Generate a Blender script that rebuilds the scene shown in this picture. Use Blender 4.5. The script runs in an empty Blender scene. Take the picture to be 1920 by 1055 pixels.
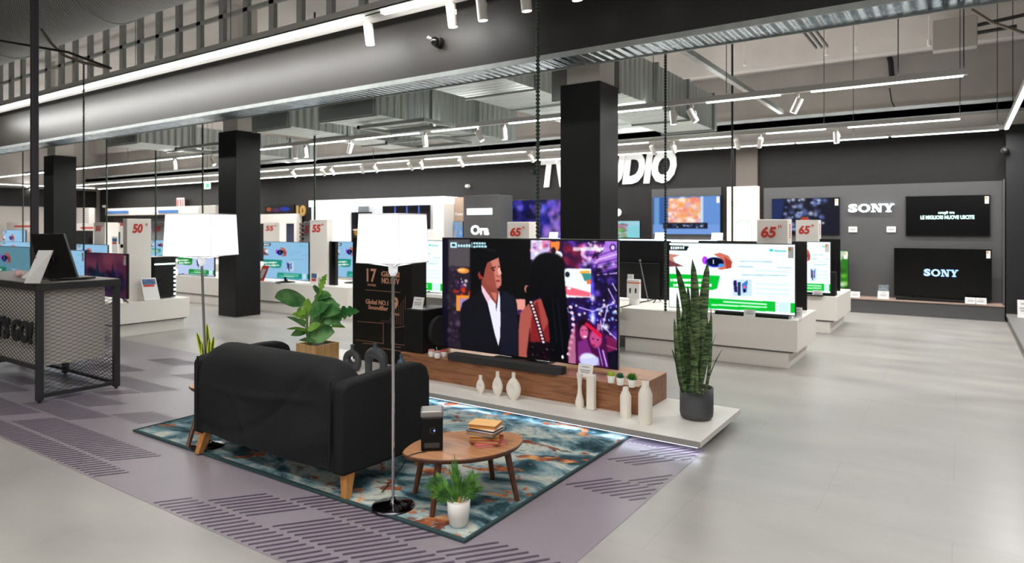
import bpy, bmesh, math, random
import numpy as np
from mathutils import Vector, Matrix
random.seed(7)
PI = math.pi
COL = bpy.context.scene.collection
# ---------------------------------------------------------------- survey of the place
# Store axes: X along the ceiling tracks, Y into the depth, Z up. The surveyor (camera) stands at x=0, y=0, eye 1.5 m.
F, HX, HY, H = 1245.0, 960.0, 425.0, 1.5
YAW = math.atan2(840, 1245)
SN, CS = math.sin(YAW), math.cos(YAW)
def ray(x, y):
    u = (x-HX)/F
    return Vector((-SN+CS*u, CS+SN*u, (HY-y)/F))
def PZ(x, y, z=0.0):
    r = ray(x, y); t = (z-H)/r.z
    return Vector((r.x*t, r.y*t, z))
def PY(x, y, Y):
    r = ray(x, y); t = Y/r.y
    return Vector((r.x*t, Y, H+r.z*t))
def PX(x, y, X):
    r = ray(x, y); t = X/r.x
    return Vector((X, r.y*t, H+r.z*t))
# ---------------------------------------------------------------- materials
MATS = {}
def lin(c):
    if isinstance(c, str): c = tuple(int(c[i:i+2], 16)/255 for i in (0, 2, 4))
    return tuple((v/12.92 if v <= .04045 else ((v+.055)/1.055)**2.4) for v in c)
def mat(name, col='808080', rough=.5, metal=0., emit=0., ecol=None, noise=0., nscale=20., bump=0., bscale=60., alpha=1., trans=0., spec=.5, coat=0., stretch=(1,1,1), sheen=0.):
    if name in MATS: return MATS[name]
    m = bpy.data.materials.new(name); m.use_nodes = True
    nt = m.node_tree; b = nt.nodes['Principled BSDF']
    c = lin(col)
    b.inputs['Base Color'].default_value = (*c, 1)
    b.inputs['Roughness'].default_value = rough
    b.inputs['Metallic'].default_value = metal
    b.inputs['Specular IOR Level'].default_value = spec
    b.inputs['Coat Weight'].default_value = coat
    b.inputs['Transmission Weight'].default_value = trans
    b.inputs['Alpha'].default_value = alpha
    if sheen: b.inputs['Sheen Weight'].default_value = sheen
    if emit:
        b.inputs['Emission Color'].default_value = (*lin(ecol or col), 1)
        b.inputs['Emission Strength'].default_value = emit
    if noise or bump:
        tc = nt.nodes.new('ShaderNodeTexCoord'); mp = nt.nodes.new('ShaderNodeMapping')
        mp.inputs['Scale'].default_value = stretch
        nt.links.new(tc.outputs['Object'], mp.inputs['Vector'])
    if noise:
        n = nt.nodes.new('ShaderNodeTexNoise'); n.inputs['Scale'].default_value = nscale; n.inputs['Detail'].default_value = 4
        nt.links.new(mp.outputs[0], n.inputs['Vector'])
        r = nt.nodes.new('ShaderNodeMapRange')
        r.inputs['From Min'].default_value = .3; r.inputs['From Max'].default_value = .7
        r.inputs['To Min'].default_value = 1-noise; r.inputs['To Max'].default_value = 1+noise
        nt.links.new(n.outputs['Fac'], r.inputs['Value'])
        mx = nt.nodes.new('ShaderNodeVectorMath'); mx.operation = 'SCALE'
        mx.inputs[0].default_value = c; nt.links.new(r.outputs[0], mx.inputs['Scale'])
        nt.links.new(mx.outputs[0], b.inputs['Base Color'])
    if bump:
        n2 = nt.nodes.new('ShaderNodeTexNoise'); n2.inputs['Scale'].default_value = bscale; n2.inputs['Detail'].default_value = 3
        nt.links.new(mp.outputs[0], n2.inputs['Vector'])
        bp = nt.nodes.new('ShaderNodeBump'); bp.inputs['Strength'].default_value = bump; bp.inputs['Distance'].default_value = .02
        nt.links.new(n2.outputs['Fac'], bp.inputs['Height']); nt.links.new(bp.outputs[0], b.inputs['Normal'])
    MATS[name] = m
    return m
def ramp(nt, stops):
    r = nt.nodes.new('ShaderNodeValToRGB'); e = r.color_ramp.elements
    while len(e) < len(stops): e.new(.5)
    for i, (p, c) in enumerate(stops):
        e[i].position = p; e[i].color = (*lin(c), 1)
    return r
def wood(name, c1, c2, rough=.4, axis=(1, 12, 12), scale=2.2):
    m = mat(name, c1, rough); nt = m.node_tree; b = nt.nodes['Principled BSDF']
    tc = nt.nodes.new('ShaderNodeTexCoord'); mp = nt.nodes.new('ShaderNodeMapping'); mp.inputs['Scale'].default_value = axis
    n = nt.nodes.new('ShaderNodeTexNoise'); n.inputs['Scale'].default_value = scale; n.inputs['Detail'].default_value = 5; n.inputs['Distortion'].default_value = .6
    r = ramp(nt, [(.3, c1), (.5, c2), (.62, c1), (.75, c2)])
    nt.links.new(tc.outputs['Object'], mp.inputs[0]); nt.links.new(mp.outputs[0], n.inputs['Vector'])
    nt.links.new(n.outputs['Fac'], r.inputs[0]); nt.links.new(r.outputs[0], b.inputs['Base Color'])
    return m
def screen_mat():
    if 'screen_picture' in MATS: return MATS['screen_picture']
    m = mat('screen_picture', '040404', .3, spec=.25); nt = m.node_tree; b = nt.nodes['Principled BSDF']
    a = nt.nodes.new('ShaderNodeAttribute'); a.attribute_name = 'picture'
    nt.links.new(a.outputs['Color'], b.inputs['Emission Color']); b.inputs['Emission Strength'].default_value = 1.0
    return m
def rug_mat():
    m = mat('rug_pile', '507078', .95, spec=.1); nt = m.node_tree; b = nt.nodes['Principled BSDF']; L = nt.links
    tc = nt.nodes.new('ShaderNodeTexCoord')
    def noise(scale, st, detail, dist, seed):
        mp = nt.nodes.new('ShaderNodeMapping'); mp.inputs['Scale'].default_value = st; mp.inputs['Location'].default_value = (seed, seed*1.7, 0)
        n = nt.nodes.new('ShaderNodeTexNoise'); n.inputs['Scale'].default_value = scale; n.inputs['Detail'].default_value = detail
        n.inputs['Distortion'].default_value = dist; n.inputs['Roughness'].default_value = .62
        L.new(tc.outputs['Object'], mp.inputs[0]); L.new(mp.outputs[0], n.inputs['Vector']); return n
    n1 = noise(2.8, (1, 1.5, 1), 8, .7, 3.1)
    r1 = ramp(nt, [(.32, '1c3036'), (.41, '35525a'), (.47, '66858c'), (.53, '99acaf'), (.59, 'c9ccbe'), (.67, '64797e')])
    L.new(n1.outputs['Fac'], r1.inputs[0])
    n2 = noise(3.4, (1.1, 1.6, 1), 9, .6, 9.4)
    r2 = ramp(nt, [(.565, '000000'), (.595, 'ffffff')]); L.new(n2.outputs['Fac'], r2.inputs[0])
    n3 = noise(6, (1, 1, 1), 4, .2, 1.2)
    r3 = ramp(nt, [(.4, '6f4233'), (.52, 'ab6440'), (.64, 'd9a068')]); L.new(n3.outputs['Fac'], r3.inputs[0])
    mx = nt.nodes.new('ShaderNodeMix'); mx.data_type = 'RGBA'
    L.new(r2.outputs[0], mx.inputs[0]); L.new(r1.outputs[0], mx.inputs[6]); L.new(r3.outputs[0], mx.inputs[7])
    L.new(mx.outputs[2], b.inputs['Base Color'])
    n4 = noise(160, (1, 1, 1), 2, 0, 0); bp = nt.nodes.new('ShaderNodeBump'); bp.inputs['Strength'].default_value = .5; bp.inputs['Distance'].default_value = .004
    L.new(n4.outputs['Fac'], bp.inputs['Height']); L.new(bp.outputs[0], b.inputs['Normal'])
    return m
def tile_mat(name, c1, c2, joint, rough, tile=.9):
    m = mat(name, c1, rough); nt = m.node_tree; b = nt.nodes['Principled BSDF']; L = nt.links
    tc = nt.nodes.new('ShaderNodeTexCoord'); n = nt.nodes.new('ShaderNodeTexNoise'); n.inputs['Scale'].default_value = 1.3; n.inputs['Detail'].default_value = 6
    mp = nt.nodes.new('ShaderNodeMapping'); mp.inputs['Scale'].default_value = (1, 2.2, 1)
    L.new(tc.outputs['Object'], mp.inputs[0]); L.new(mp.outputs[0], n.inputs['Vector'])
    r = ramp(nt, [(.3, c1), (.7, c2)]); L.new(n.outputs['Fac'], r.inputs[0])
    br = nt.nodes.new('ShaderNodeTexBrick'); br.offset = .5
    br.inputs['Scale'].default_value = 1; br.inputs['Mortar Size'].default_value = .003; br.inputs['Brick Width'].default_value = tile*1.33; br.inputs['Row Height'].default_value = tile
    br.inputs['Color1'].default_value = (1, 1, 1, 1); br.inputs['Color2'].default_value = (.97, .97, .97, 1); br.inputs['Mortar'].default_value = (*[joint]*3, 1)
    L.new(tc.outputs['Object'], br.inputs['Vector'])
    mx = nt.nodes.new('ShaderNodeMix'); mx.data_type = 'RGBA'; mx.blend_type = 'MULTIPLY'; mx.inputs[0].default_value = 1
    L.new(r.outputs[0], mx.inputs[6]); L.new(br.outputs['Color'], mx.inputs[7]); L.new(mx.outputs[2], b.inputs['Base Color'])
    rr = nt.nodes.new('ShaderNodeMapRange'); rr.inputs['To Min'].default_value = rough-.06; rr.inputs['To Max'].default_value = rough+.08
    L.new(n.outputs['Fac'], rr.inputs[0]); L.new(rr.outputs[0], b.inputs['Roughness'])
    return m
def corrugated(name, col, axis, scale, rough=.3, dist=.5):
    m = mat(name, col, rough, 1.0); nt = m.node_tree; b = nt.nodes['Principled BSDF']; L = nt.links
    tc = nt.nodes.new('ShaderNodeTexCoord'); w = nt.nodes.new('ShaderNodeTexWave'); w.bands_direction = axis
    w.inputs['Scale'].default_value = scale; w.inputs['Distortion'].default_value = dist; L.new(tc.outputs['Object'], w.inputs['Vector'])
    bp = nt.nodes.new('ShaderNodeBump'); bp.inputs['Strength'].default_value = .7; bp.inputs['Distance'].default_value = .03
    L.new(w.outputs['Fac'], bp.inputs['Height']); L.new(bp.outputs[0], b.inputs['Normal'])
    n = nt.nodes.new('ShaderNodeTexNoise'); n.inputs['Scale'].default_value = 3
    L.new(tc.outputs['Object'], n.inputs['Vector'])
    r = nt.nodes.new('ShaderNodeMapRange'); r.inputs['To Min'].default_value = rough-.1; r.inputs['To Max'].default_value = rough+.2
    L.new(n.outputs['Fac'], r.inputs[0]); L.new(r.outputs[0], b.inputs['Roughness'])
    return m
# ---------------------------------------------------------------- mesh builder
ORG = {}
class MB:
    def __init__(s): s.v = []; s.f = []; s.m = []; s.sm = []; s.mi = 0
    def add(s, vs, fs, smooth=False):
        o = len(s.v); s.v += [tuple(v) for v in vs]
        for f in fs: s.f.append(tuple(i+o for i in f)); s.m.append(s.mi); s.sm.append(smooth)
        return s
    def bm(s, b, smooth=False):
        b.verts.index_update()
        s.add([v.co[:] for v in b.verts], [[v.index for v in f.verts] for f in b.faces], smooth); b.free(); return s
    def box(s, x0, x1, y0, y1, z0, z1, bev=0, seg=2, M=None):
        b = bmesh.new(); bmesh.ops.create_cube(b, size=1)
        for v in b.verts: v.co = Vector(((x0+x1)/2+v.co.x*(x1-x0), (y0+y1)/2+v.co.y*(y1-y0), (z0+z1)/2+v.co.z*(z1-z0)))
        if bev: bmesh.ops.bevel(b, geom=b.edges[:], offset=bev, segments=seg, profile=.5, affect='EDGES')
        if M is not None: bmesh.ops.transform(b, matrix=M, verts=b.verts)
        return s.bm(b)
    def cyl(s, p0, p1, r0, r1=None, n=20, caps=True, smooth=True):
        p0, p1 = Vector(p0), Vector(p1); r1 = r0 if r1 is None else r1
        d = (p1-p0).normalized(); a = d.orthogonal().normalized(); b = d.cross(a)
        vs = []
        for p, r in ((p0, r0), (p1, r1)):
            for i in range(n):
                t = 2*PI*i/n; vs.append(p+a*math.cos(t)*r+b*math.sin(t)*r)
        s.add(vs, [(i, (i+1) % n, n+(i+1) % n, n+i) for i in range(n)], smooth)
        if caps: s.add(vs, [tuple(range(n))[::-1], tuple(range(n, 2*n))])
        return s
    def tube(s, pts, r, n=8, close=False):
        pts = [Vector(p) for p in pts]; k = len(pts); rings = []
        prev = None
        for i, p in enumerate(pts):
            t = (pts[min(i+1, k-1)]-pts[max(i-1, 0)]).normalized()
            a = prev-t*prev.dot(t) if prev is not None else t.orthogonal()
            a.normalize(); prev = a; b = t.cross(a)
            rr = r[i] if isinstance(r, (list, tuple)) else r
            rings.append([p+a*math.cos(2*PI*j/n)*rr+b*math.sin(2*PI*j/n)*rr for j in range(n)])
        vs = [v for q in rings for v in q]
        fs = [(i*n+j, i*n+(j+1) % n, (i+1)*n+(j+1) % n, (i+1)*n+j) for i in range(k-1) for j in range(n)]
        s.add(vs, fs, True); s.add(vs, [tuple(range(n))[::-1], tuple(range((k-1)*n, k*n))]); return s
    def lathe(s, prof, c=(0, 0, 0), n=32, cap=True, sx=1, sy=1):
        vs = []; k = len(prof)
        for r, z in prof:
            for j in range(n):
                t = 2*PI*j/n; vs.append((c[0]+r*sx*math.cos(t), c[1]+r*sy*math.sin(t), c[2]+z))
        s.add(vs, [(i*n+j, i*n+(j+1) % n, (i+1)*n+(j+1) % n, (i+1)*n+j) for i in range(k-1) for j in range(n)], True)
        if cap: s.add(vs, [tuple(range(n))[::-1], tuple(range((k-1)*n, k*n))])
        return s
    def prism(s, poly, d, smooth=False, bev=0):
        """poly: 3-D points of one face, extruded by vector d"""
        b = bmesh.new(); vs = [b.verts.new(p) for p in poly]; f = b.faces.new(vs)
        r = bmesh.ops.extrude_face_region(b, geom=[f]); nv = [g for g in r['geom'] if isinstance(g, bmesh.types.BMVert)]
        bmesh.ops.translate(b, vec=Vector(d), verts=nv); bmesh.ops.recalc_face_normals(b, faces=b.faces)
        if bev: bmesh.ops.bevel(b, geom=b.edges[:], offset=bev, segments=3, profile=.5, affect='EDGES')
        return s.bm(b, smooth)
    def quad(s, a, b, c, d): return s.add([a, b, c, d], [(0, 1, 2, 3)])
    def sphere(s, c, r, sx=1, sy=1, sz=1, n=16, smooth=True):
        b = bmesh.new(); bmesh.ops.create_uvsphere(b, u_segments=n, v_segments=max(6, n//2), radius=r)
        for v in b.verts: v.co = Vector((c[0]+v.co.x*sx, c[1]+v.co.y*sy, c[2]+v.co.z*sz))
        return s.bm(b, smooth)
    def blade(s, cl, ws, side, fold=.15, nrm=None, smooth=True):
        """a leaf: centre line points, half widths, side vector(s), folded along the midrib"""
        cl = [Vector(p) for p in cl]; n = len(cl); vs = []
        for i, p in enumerate(cl):
            t = (cl[min(i+1, n-1)]-cl[max(i-1, 0)]).normalized()
            sd = Vector(side); sd = (sd-t*sd.dot(t)).normalized(); up = sd.cross(t)
            if nrm is not None and up.dot(Vector(nrm)) < 0: up = -up
            for k in (-1, -.5, 0, .5, 1): vs.append(p+sd*ws[i]*k+up*fold*ws[i]*abs(k))
        fs = [(i*5+j, i*5+j+1, (i+1)*5+j+1, (i+1)*5+j) for i in range(n-1) for j in range(4)]
        return s.add(vs, fs, smooth)
    def text(s, t, o, ux, uy, w=None, h=None, depth=.004, bold=0., shear=0., align='L'):
        """lettering with its lower left corner at o, running along ux, upright along uy; w/h are the size of the whole word"""
        c = bpy.data.curves.new('t', 'FONT'); c.body = t; c.offset = bold; c.shear = shear; c.resolution_u = 3; c.fill_mode = 'BOTH'; c.extrude = .02
        ob = bpy.data.objects.new('t', c); COL.objects.link(ob); bpy.context.view_layer.update()
        me = bpy.data.meshes.new_from_object(ob.evaluated_get(bpy.context.evaluated_depsgraph_get()))
        bpy.data.objects.remove(ob); bpy.data.curves.remove(c)
        vs = [v.co.copy() for v in me.vertices]; fs = [tuple(p.vertices) for p in me.polygons]; bpy.data.meshes.remove(me)
        x0 = min(v.x for v in vs); x1 = max(v.x for v in vs); y0 = min(v.y for v in vs); y1 = max(v.y for v in vs)
        fx = w/(x1-x0) if w else None; fy = h/(y1-y0) if h else fx
        if fx is None: fx = fy
        o, ux, uy = Vector(o), Vector(ux).normalized(), Vector(uy).normalized(); un = ux.cross(uy)
        if align == 'C': o = o-ux*(x1-x0)*fx/2
        return s.add([o+ux*(v.x-x0)*fx+uy*(v.y-y0)*fy+un*(depth*(v.z+.02)/.04) for v in vs], fs)
    def build(s, name, mats, parent=None, label=None, **tags):
        me = bpy.data.meshes.new(name); off = Vector((0, 0, 0)); loc = Vector((0, 0, 0))
        if parent is not None: off = Vector(ORG.get(parent.name, (0, 0, 0)))
        elif s.v:
            a = np.array(s.v); lo, hi = a.min(0), a.max(0)
            off = Vector(((lo[0]+hi[0])/2, (lo[1]+hi[1])/2, lo[2])); loc = off.copy()
        me.from_pydata([(v[0]-off.x, v[1]-off.y, v[2]-off.z) for v in s.v], [], s.f)
        for m in (mats if isinstance(mats, (list, tuple)) else [mats]): me.materials.append(m)
        me.polygons.foreach_set('material_index', s.m); me.polygons.foreach_set('use_smooth', s.sm)
        me.update()
        o = bpy.data.objects.new(name, me); COL.objects.link(o); o.location = loc
        if parent is not None: o.parent = parent
        ORG[o.name] = tuple(off)
        if label: o['label'] = label
        for k, v in tags.items():
            if v is not None: o[k] = v
        return o
def thing(name, label, cat, loc=(0, 0, 0), group=None):
    o = bpy.data.objects.new(name, None); COL.objects.link(o); o.location = loc; o.empty_display_size = .1
    o['label'] = label; o['category'] = cat
    if group: o['group'] = group
    ORG[o.name] = tuple(loc); return o
def one(mb, name, mats, label, cat, group=None): return mb.build(name, mats, None, label, category=cat, group=group)
def struct(mb, name, mats): return mb.build(name, mats, None, None, kind='structure')
def dup(root, loc, label=None, group=None, rotz=None):
    r = root.copy(); COL.objects.link(r); r.location = loc
    if rotz is not None: r.rotation_euler = (0, 0, rotz)
    if label: r['label'] = label
    if group: r['group'] = group
    for ch in list(root.children):
        c = ch.copy(); COL.objects.link(c); c.parent = r
        for g in ch.children:
            d = g.copy(); COL.objects.link(d); d.parent = c
    return r
def bez(a, b, c, n=8):
    a, b, c = Vector(a), Vector(b), Vector(c)
    return [a*(1-t)**2+b*2*t*(1-t)+c*t*t for t in [i/n for i in range(n+1)]]
def ordinal(i): return ['first', 'second', 'third', 'fourth', 'fifth', 'sixth', 'seventh', 'eighth', 'ninth', 'tenth', 'eleventh', 'twelfth', 'thirteenth', 'fourteenth', 'fifteenth', 'sixteenth'][i]
# ---------------------------------------------------------------- pictures shown on screens (colour attribute on a fine grid)
class Canvas:
    def __init__(s, x0, x1, z0, z1, nx, Y=None, bg=(10, 10, 14)):
        s.x0, s.x1, s.z0, s.z1, s.Y = x0, x1, z0, z1, Y
        s.nx = nx; s.ny = max(4, int(nx*(z1-z0)/(x1-x0)))
        s.gx, s.gy = np.meshgrid(np.linspace(0, 1, s.nx), np.linspace(1, 0, s.ny))
        s.im = np.ones((s.ny, s.nx, 3))*np.array(bg)/255.
        s.rs = np.random.RandomState(5)
    def uv(s, p):
        if s.Y is None: return p
        q = PY(p[0], p[1], s.Y); return ((q.x-s.x0)/(s.x1-s.x0), (q.z-s.z0)/(s.z1-s.z0))
    def blend(s, m, c, a=1.):
        m = np.clip(m*a, 0, 1)[..., None]; s.im = s.im*(1-m)+m*np.array(c)/255.
    def blur(s, m, k):
        for _ in range(int(k)):
            p = np.pad(m, 1, mode='edge'); m = (p[:-2, 1:-1]+p[2:, 1:-1]+p[1:-1, :-2]+p[1:-1, 2:]+2*p[1:-1, 1:-1])/6
        return m
    def poly(s, pts, c, k=1, a=1.):
        q = [s.uv(p) for p in pts]; ins = np.zeros(s.gx.shape, bool)
        for i in range(len(q)):
            (ax, ay), (bx, by) = q[i], q[i-1]
            if ay == by: continue
            ins ^= ((ay > s.gy) != (by > s.gy)) & (s.gx < (bx-ax)*(s.gy-ay)/(by-ay)+ax)
        s.blend(s.blur(ins.astype(float), k), c, a); return s
    def rect(s, x0, y0, x1, y1, c, k=1, a=1.): return s.poly([(x0, y0), (x1, y0), (x1, y1), (x0, y1)], c, k, a)
    def ell(s, x, y, rx, ry, c, soft=.25, a=1.):
        u, v = s.uv((x, y)); u2, _ = s.uv((x+rx, y)); _, v2 = s.uv((x, y+ry))
        d = np.sqrt(((s.gx-u)/(u2-u))**2+((s.gy-v)/(v2-v))**2)
        s.blend(np.clip((1-d)/soft, 0, 1), c, a); return s
    def line(s, p, q, w, c, a=1.):
        dx, dy = q[0]-p[0], q[1]-p[1]; L = math.hypot(dx, dy); nx_, ny_ = -dy/L*w/2, dx/L*w/2
        return s.poly([(p[0]+nx_, p[1]+ny_), (q[0]+nx_, q[1]+ny_), (q[0]-nx_, q[1]-ny_), (p[0]-nx_, p[1]-ny_)], c, 1, a)
    def blobs(s, x0, y0, x1, y1, n, r, cols, a=.8, asp=1.):
        for _ in range(n):
            rr = r*(.4+s.rs.rand()); s.ell(x0+s.rs.rand()*(x1-x0), y0+s.rs.rand()*(y1-y0), rr, rr*asp, cols[s.rs.randint(len(cols))], .8, a)
        return s
    def mesh(s, name, gain=1.0, flip=False):
        nx, ny = s.nx, s.ny
        X = np.linspace(s.x0, s.x1, nx); Z = np.linspace(s.z1, s.z0, ny)
        if flip: X = X[::-1]
        co = np.zeros((ny, nx, 3)); co[..., 0] = X[None, :]; co[..., 2] = Z[:, None]
        me = bpy.data.meshes.new(name)
        i = np.arange(ny*nx).reshape(ny, nx); f = np.stack([i[:-1, :-1], i[1:, :-1], i[1:, 1:], i[:-1, 1:]], -1).reshape(-1, 4)
        nf = len(f); me.vertices.add(nx*ny); me.vertices.foreach_set('co', co.reshape(-1))
        me.loops.add(nf*4); me.loops.foreach_set('vertex_index', f.reshape(-1)); me.polygons.add(nf)
        me.polygons.foreach_set('loop_start', np.arange(nf)*4); me.update(calc_edges=True)
        im = np.clip(s.im, 0, 1); l = np.where(im <= .04045, im/12.92, ((im+.055)/1.055)**2.4)*gain
        at = me.color_attributes.new('picture', 'FLOAT_COLOR', 'POINT')
        at.data.foreach_set('color', np.concatenate([l, np.ones((ny, nx, 1))], -1).reshape(-1))
        me.materials.append(screen_mat()); return me
def link_screen(me, parent, loc=(0, 0, 0), name='screen'):
    o = bpy.data.objects.new(name, me); COL.objects.link(o); o.parent = parent; o.location = loc
    ORG[o.name] = (0, 0, 0); return o
# ================================================================ SETTING
M_tile = tile_mat('grey_floor_tile', 'a19e9a', 'b2afaa', .86, .32)
M_lilac = mat('lilac_floor_print', '938a92', .34, noise=.05, nscale=1.5)
M_stripe = mat('dark_floor_dash', '55495a', .4)
fl = MB()
fl.mi = 0; fl.quad((-31, -10, 0), (7, -10, 0), (7, 14, 0), (-31, 14, 0))
fl.mi = 1; fl.quad((-31, 1.885, .0015), (-1.42, 1.885, .0015), (-1.42, 4.43, .0015), (-31, 4.43, .0015))
fl.mi = 2
PITCH, ROW = .0565, .2585
def dash(x, r):
    y0 = 2.083+r*ROW; y1 = y0+.237; x2 = x+.183
    if r == -1: x, y0, x2, y1 = x+.05, 1.9, x+.16, 2.056
    if x2 > -1.44:
        t = (-1.44-x)/(x2-x)
        if t < .15: return
        y1 = y0+(y1-y0)*t; x2 = -1.44
    w = .0085
    fl.quad((x-w*.8, y0+w*.6, .003), (x+w*.8, y0-w*.6, .003), (x2+w*.8, y1-w*.6, .003), (x2-w*.8, y1+w*.6, .003))
rows = {-1: [(-9, -4.35), (-3.68, -1.9)], 0: [(-9, -6.3), (-6.05, -4.52), (-3.41, -3.05), (-2.85, -1.6)], 1: [(-8.6, -7.2), (-6.6, -5.7), (-3.05, -2.15), (-2.0, -1.42)],
        2: [(-8.2, -7.4), (-6.9, -6.0), (-5.6, -5.2)], 3: [(-7.8, -6.9), (-6.5, -6.3)], 4: [(-8.5, -7.6), (-7.1, -6.1)], 5: [(-7.9, -7.2), (-1.9, -1.45)],
        6: [(-1.62, -1.43), (-6.6, -5.8)], 7: [(-1.88, -1.68), (-7.6, -7.0)], 8: [(-1.77, -1.43)], 9: []}
for r, runs in rows.items():
    for a, b in runs:
        x = a
        while x < b: dash(x, r); x += PITCH
for k in range(7): dash(-1.93+k*.036, 8.55)
struct(fl, 'floor', [M_tile, M_lilac, M_stripe])

M_conc = mat('raw_concrete', 'c3beb9', .9, noise=.1, nscale=1.2, bump=.15, bscale=6)
M_ceil = mat('ceiling_concrete', 'c5c0bb', .9, noise=.08, nscale=1.0)
M_black = mat('black_wall_paint', '201e1d', .6, spec=.3, noise=.06, nscale=3)
M_grey = mat('grey_wall_panel', '4a494a', .6)
M_white = mat('white_lacquer', 'e2ddd6', .4)
M_steel = mat('galvanised_steel', 'a4a9a8', .42, .35, noise=.12, nscale=7, stretch=(1, 1, .15))
M_blackm = mat('black_metal', '1d1d1f', .5)
struct(MB().box(-31, 7, -10, 14, 5.2, 5.4), 'ceiling', M_ceil)
b = MB(); b.box(-31, 7, 13.8, 14, 0, 5.2); b.box(-31, 7, 13.3, 13.8, 4.55, 5.2); b.mi = 1
b.box(-30, 7, 13.46, 13.8, 0, 3.1)
struct(b, 'wall_back', [M_conc, M_black])
b = MB(); b.box(-31, -30.6, -10, 14, 0, 5.2); b.mi = 1; b.box(-30.6, -30.3, -10, 13.46, 2.3, 3.0); b.mi = 2; b.box(-30.6, -30.35, -10, 13.46, 0, 2.3)
struct(b, 'wall_left', [M_conc, M_black, mat('pale_wall_board', 'b9b3ad', .7)])
struct(MB().box(7, 7.3, -10, 14, 0, 5.2), 'wall_right', M_conc)
struct(MB().box(-31, 7, -10.3, -10, 0, 5.2), 'wall_front', M_conc)
# black bulkhead with its galvanised soffit channel and the open stud frame above it
M_bulk = mat('black_gypsum_paint', '2e2b29', .45, spec=.35, noise=.04, nscale=1.5)
M_soff = corrugated('corrugated_soffit', 'b9c4cc', 'X', 3.0, .22, .3)
b = MB(); b.box(-30.6, 7, 6.0, 6.06, 3.29, 4.3); b.mi = 1; b.box(-30.6, 7, 5.99, 6.44, 3.265, 3.29)
b.mi = 2; b.box(-30.6, 7, 5.985, 6.0, 3.255, 3.31); b.box(-30.6, 7, 6.43, 6.445, 3.25, 3.34)
struct(b, 'wall_middle', [M_bulk, M_soff, M_steel])
M_stud = mat('galvanised_stud', '7a7a77', .6, .2)
b = MB()
x = -30.0
while x < 6.5:
    b.box(x, x+.11, 6.0, 6.07, 4.3, 5.2); x += .62
b.box(-30, 6.8, 6.0, 6.05, 4.72, 4.78)
struct(b, 'trim_1', M_stud)
# ---- pillars
M_pill = mat('black_pillar_cladding', '111112', .42, spec=.3)
M_collar = mat('pale_pillar_concrete', 'd3cdc6', .85)
for px, lab in ((-3.26, 'wide black clad pillar standing behind the large television, pale collar above'), (-9.93, 'black clad square pillar between the two lit lamp shades'), (-16.75, 'black clad pillar behind the mesh counter, furthest to the left')):
    t = thing('square_pillar', lab, 'pillar', (px-.25, 6.8, 0), 'black clad pillars')
    MB().box(px-.5, px, 6.55, 7.02, 0, 3.1, .008).build('cladding', M_pill, t)
    MB().box(px-.44, px-.03, 6.6, 6.98, 3.1, 5.2).build('collar', M_collar, t, 'pale bare concrete collar')
# ---- ceiling services
def clear_top(x, y):
    for (a, b, c, d, e) in DUCTS:
        if a-.05 < x < b+.05 and c-.05 < y < d+.05: return e-.03
    return 5.2
M_duct = corrugated('duct_sheet', 'b9c0bd', 'Y', 2.2, .42, .6)
M_ductr = corrugated('round_duct_sheet', 'a8aaa7', 'X', 5, .5, .2); M_ductr.node_tree.nodes['Principled BSDF'].inputs['Metallic'].default_value = .35
DUCTS = []
def duct(x0, x1, y0, y1, z0, z1, lab):
    DUCTS.append((x0, x1, y0, y1, z0))
    t = thing('air_duct', lab, 'duct', ((x0+x1)/2, (y0+y1)/2, z0), 'rectangular galvanised ducts behind the bulkhead')
    MB().box(x0, x1, y0, y1, z0, z1, .006).build('duct_body', M_duct, t)
    y = y0+.02
    while y < y1:
        f = MB(); e = .028
        f.box(x0-e, x1+e, y, y+.035, z0-e, z0); f.box(x0-e, x1+e, y, y+.035, z1, z1+e); f.box(x0-e, x0, y, y+.035, z0, z1); f.box(x1, x1+e, y, y+.035, z0, z1)
        f.build('duct_flange', M_steel, t); y += 1.2
duct(-4.15, -3.3, 7.05, 10.9, 3.07, 3.63, 'grey steel rectangular air duct hanging to the right of the wide pillar')
duct(-7.9, -6.77, 6.58, 10.2, 3.07, 3.75, 'grey steel rectangular air duct midway between the two front pillars')
duct(-9.6, -8.7, 6.62, 9.8, 3.07, 3.6, 'grey steel rectangular air duct just right of the narrower pillar')
duct(-6.1, -4.9, 6.6, 12.6, 3.42, 4.0, 'wide dirty-bottomed air duct left of the wide pillar')
duct(-14.4, -13.3, 6.6, 11, 3.15, 3.6, 'grey steel air duct left of the narrower pillar')
for (x0, x1, y0, y1) in ((-7.6, -6.3, 7.05, 7.72), (-8.55, -7.3, 8.6, 9.4), (-12.6, -11.0, 7.0, 7.75)):
    b = MB(); z = 2.985
    for yy in (y0, y1): b.box(x0, x1, yy, yy+.05, z, z+.05)
    for xx in (x0, x1): b.box(xx, xx+.05, y0, y1+.05, z, z+.05)
    for xx in (x0, x1):
        for yy in (y0, y1): b.cyl((xx+.02, yy+.02, z), (xx+.02, yy+.02, clear_top(xx, yy)), .005, n=6)
    one(b, 'ceiling_frame', M_steel, 'galvanised rectangular ceiling frame hung on thin rods %s' % {-7.6: 'above the nearest light track, left of the wide duct', -8.55: 'between the light tracks, over the white shop front', -12.6: 'left of the narrower pillar'}[x0], 'frame', 'hung ceiling frames')
t = thing('round_duct', 'large round spiral air duct under the ceiling at the upper left', 'duct', (-6, 4.0, 4.2))
MB().cyl((-30, 4.1, 4.52), (6.5, 4.1, 4.52), .45, n=40, caps=False).build('duct_body', M_ductr, t)
for xx in (-8.9, -5.9, -2.9, -12, -16):
    MB().cyl((xx, 4.1, 4.52), (xx+.05, 4.1, 4.52), .465, n=40).build('duct_joint', M_steel, t)
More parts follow.
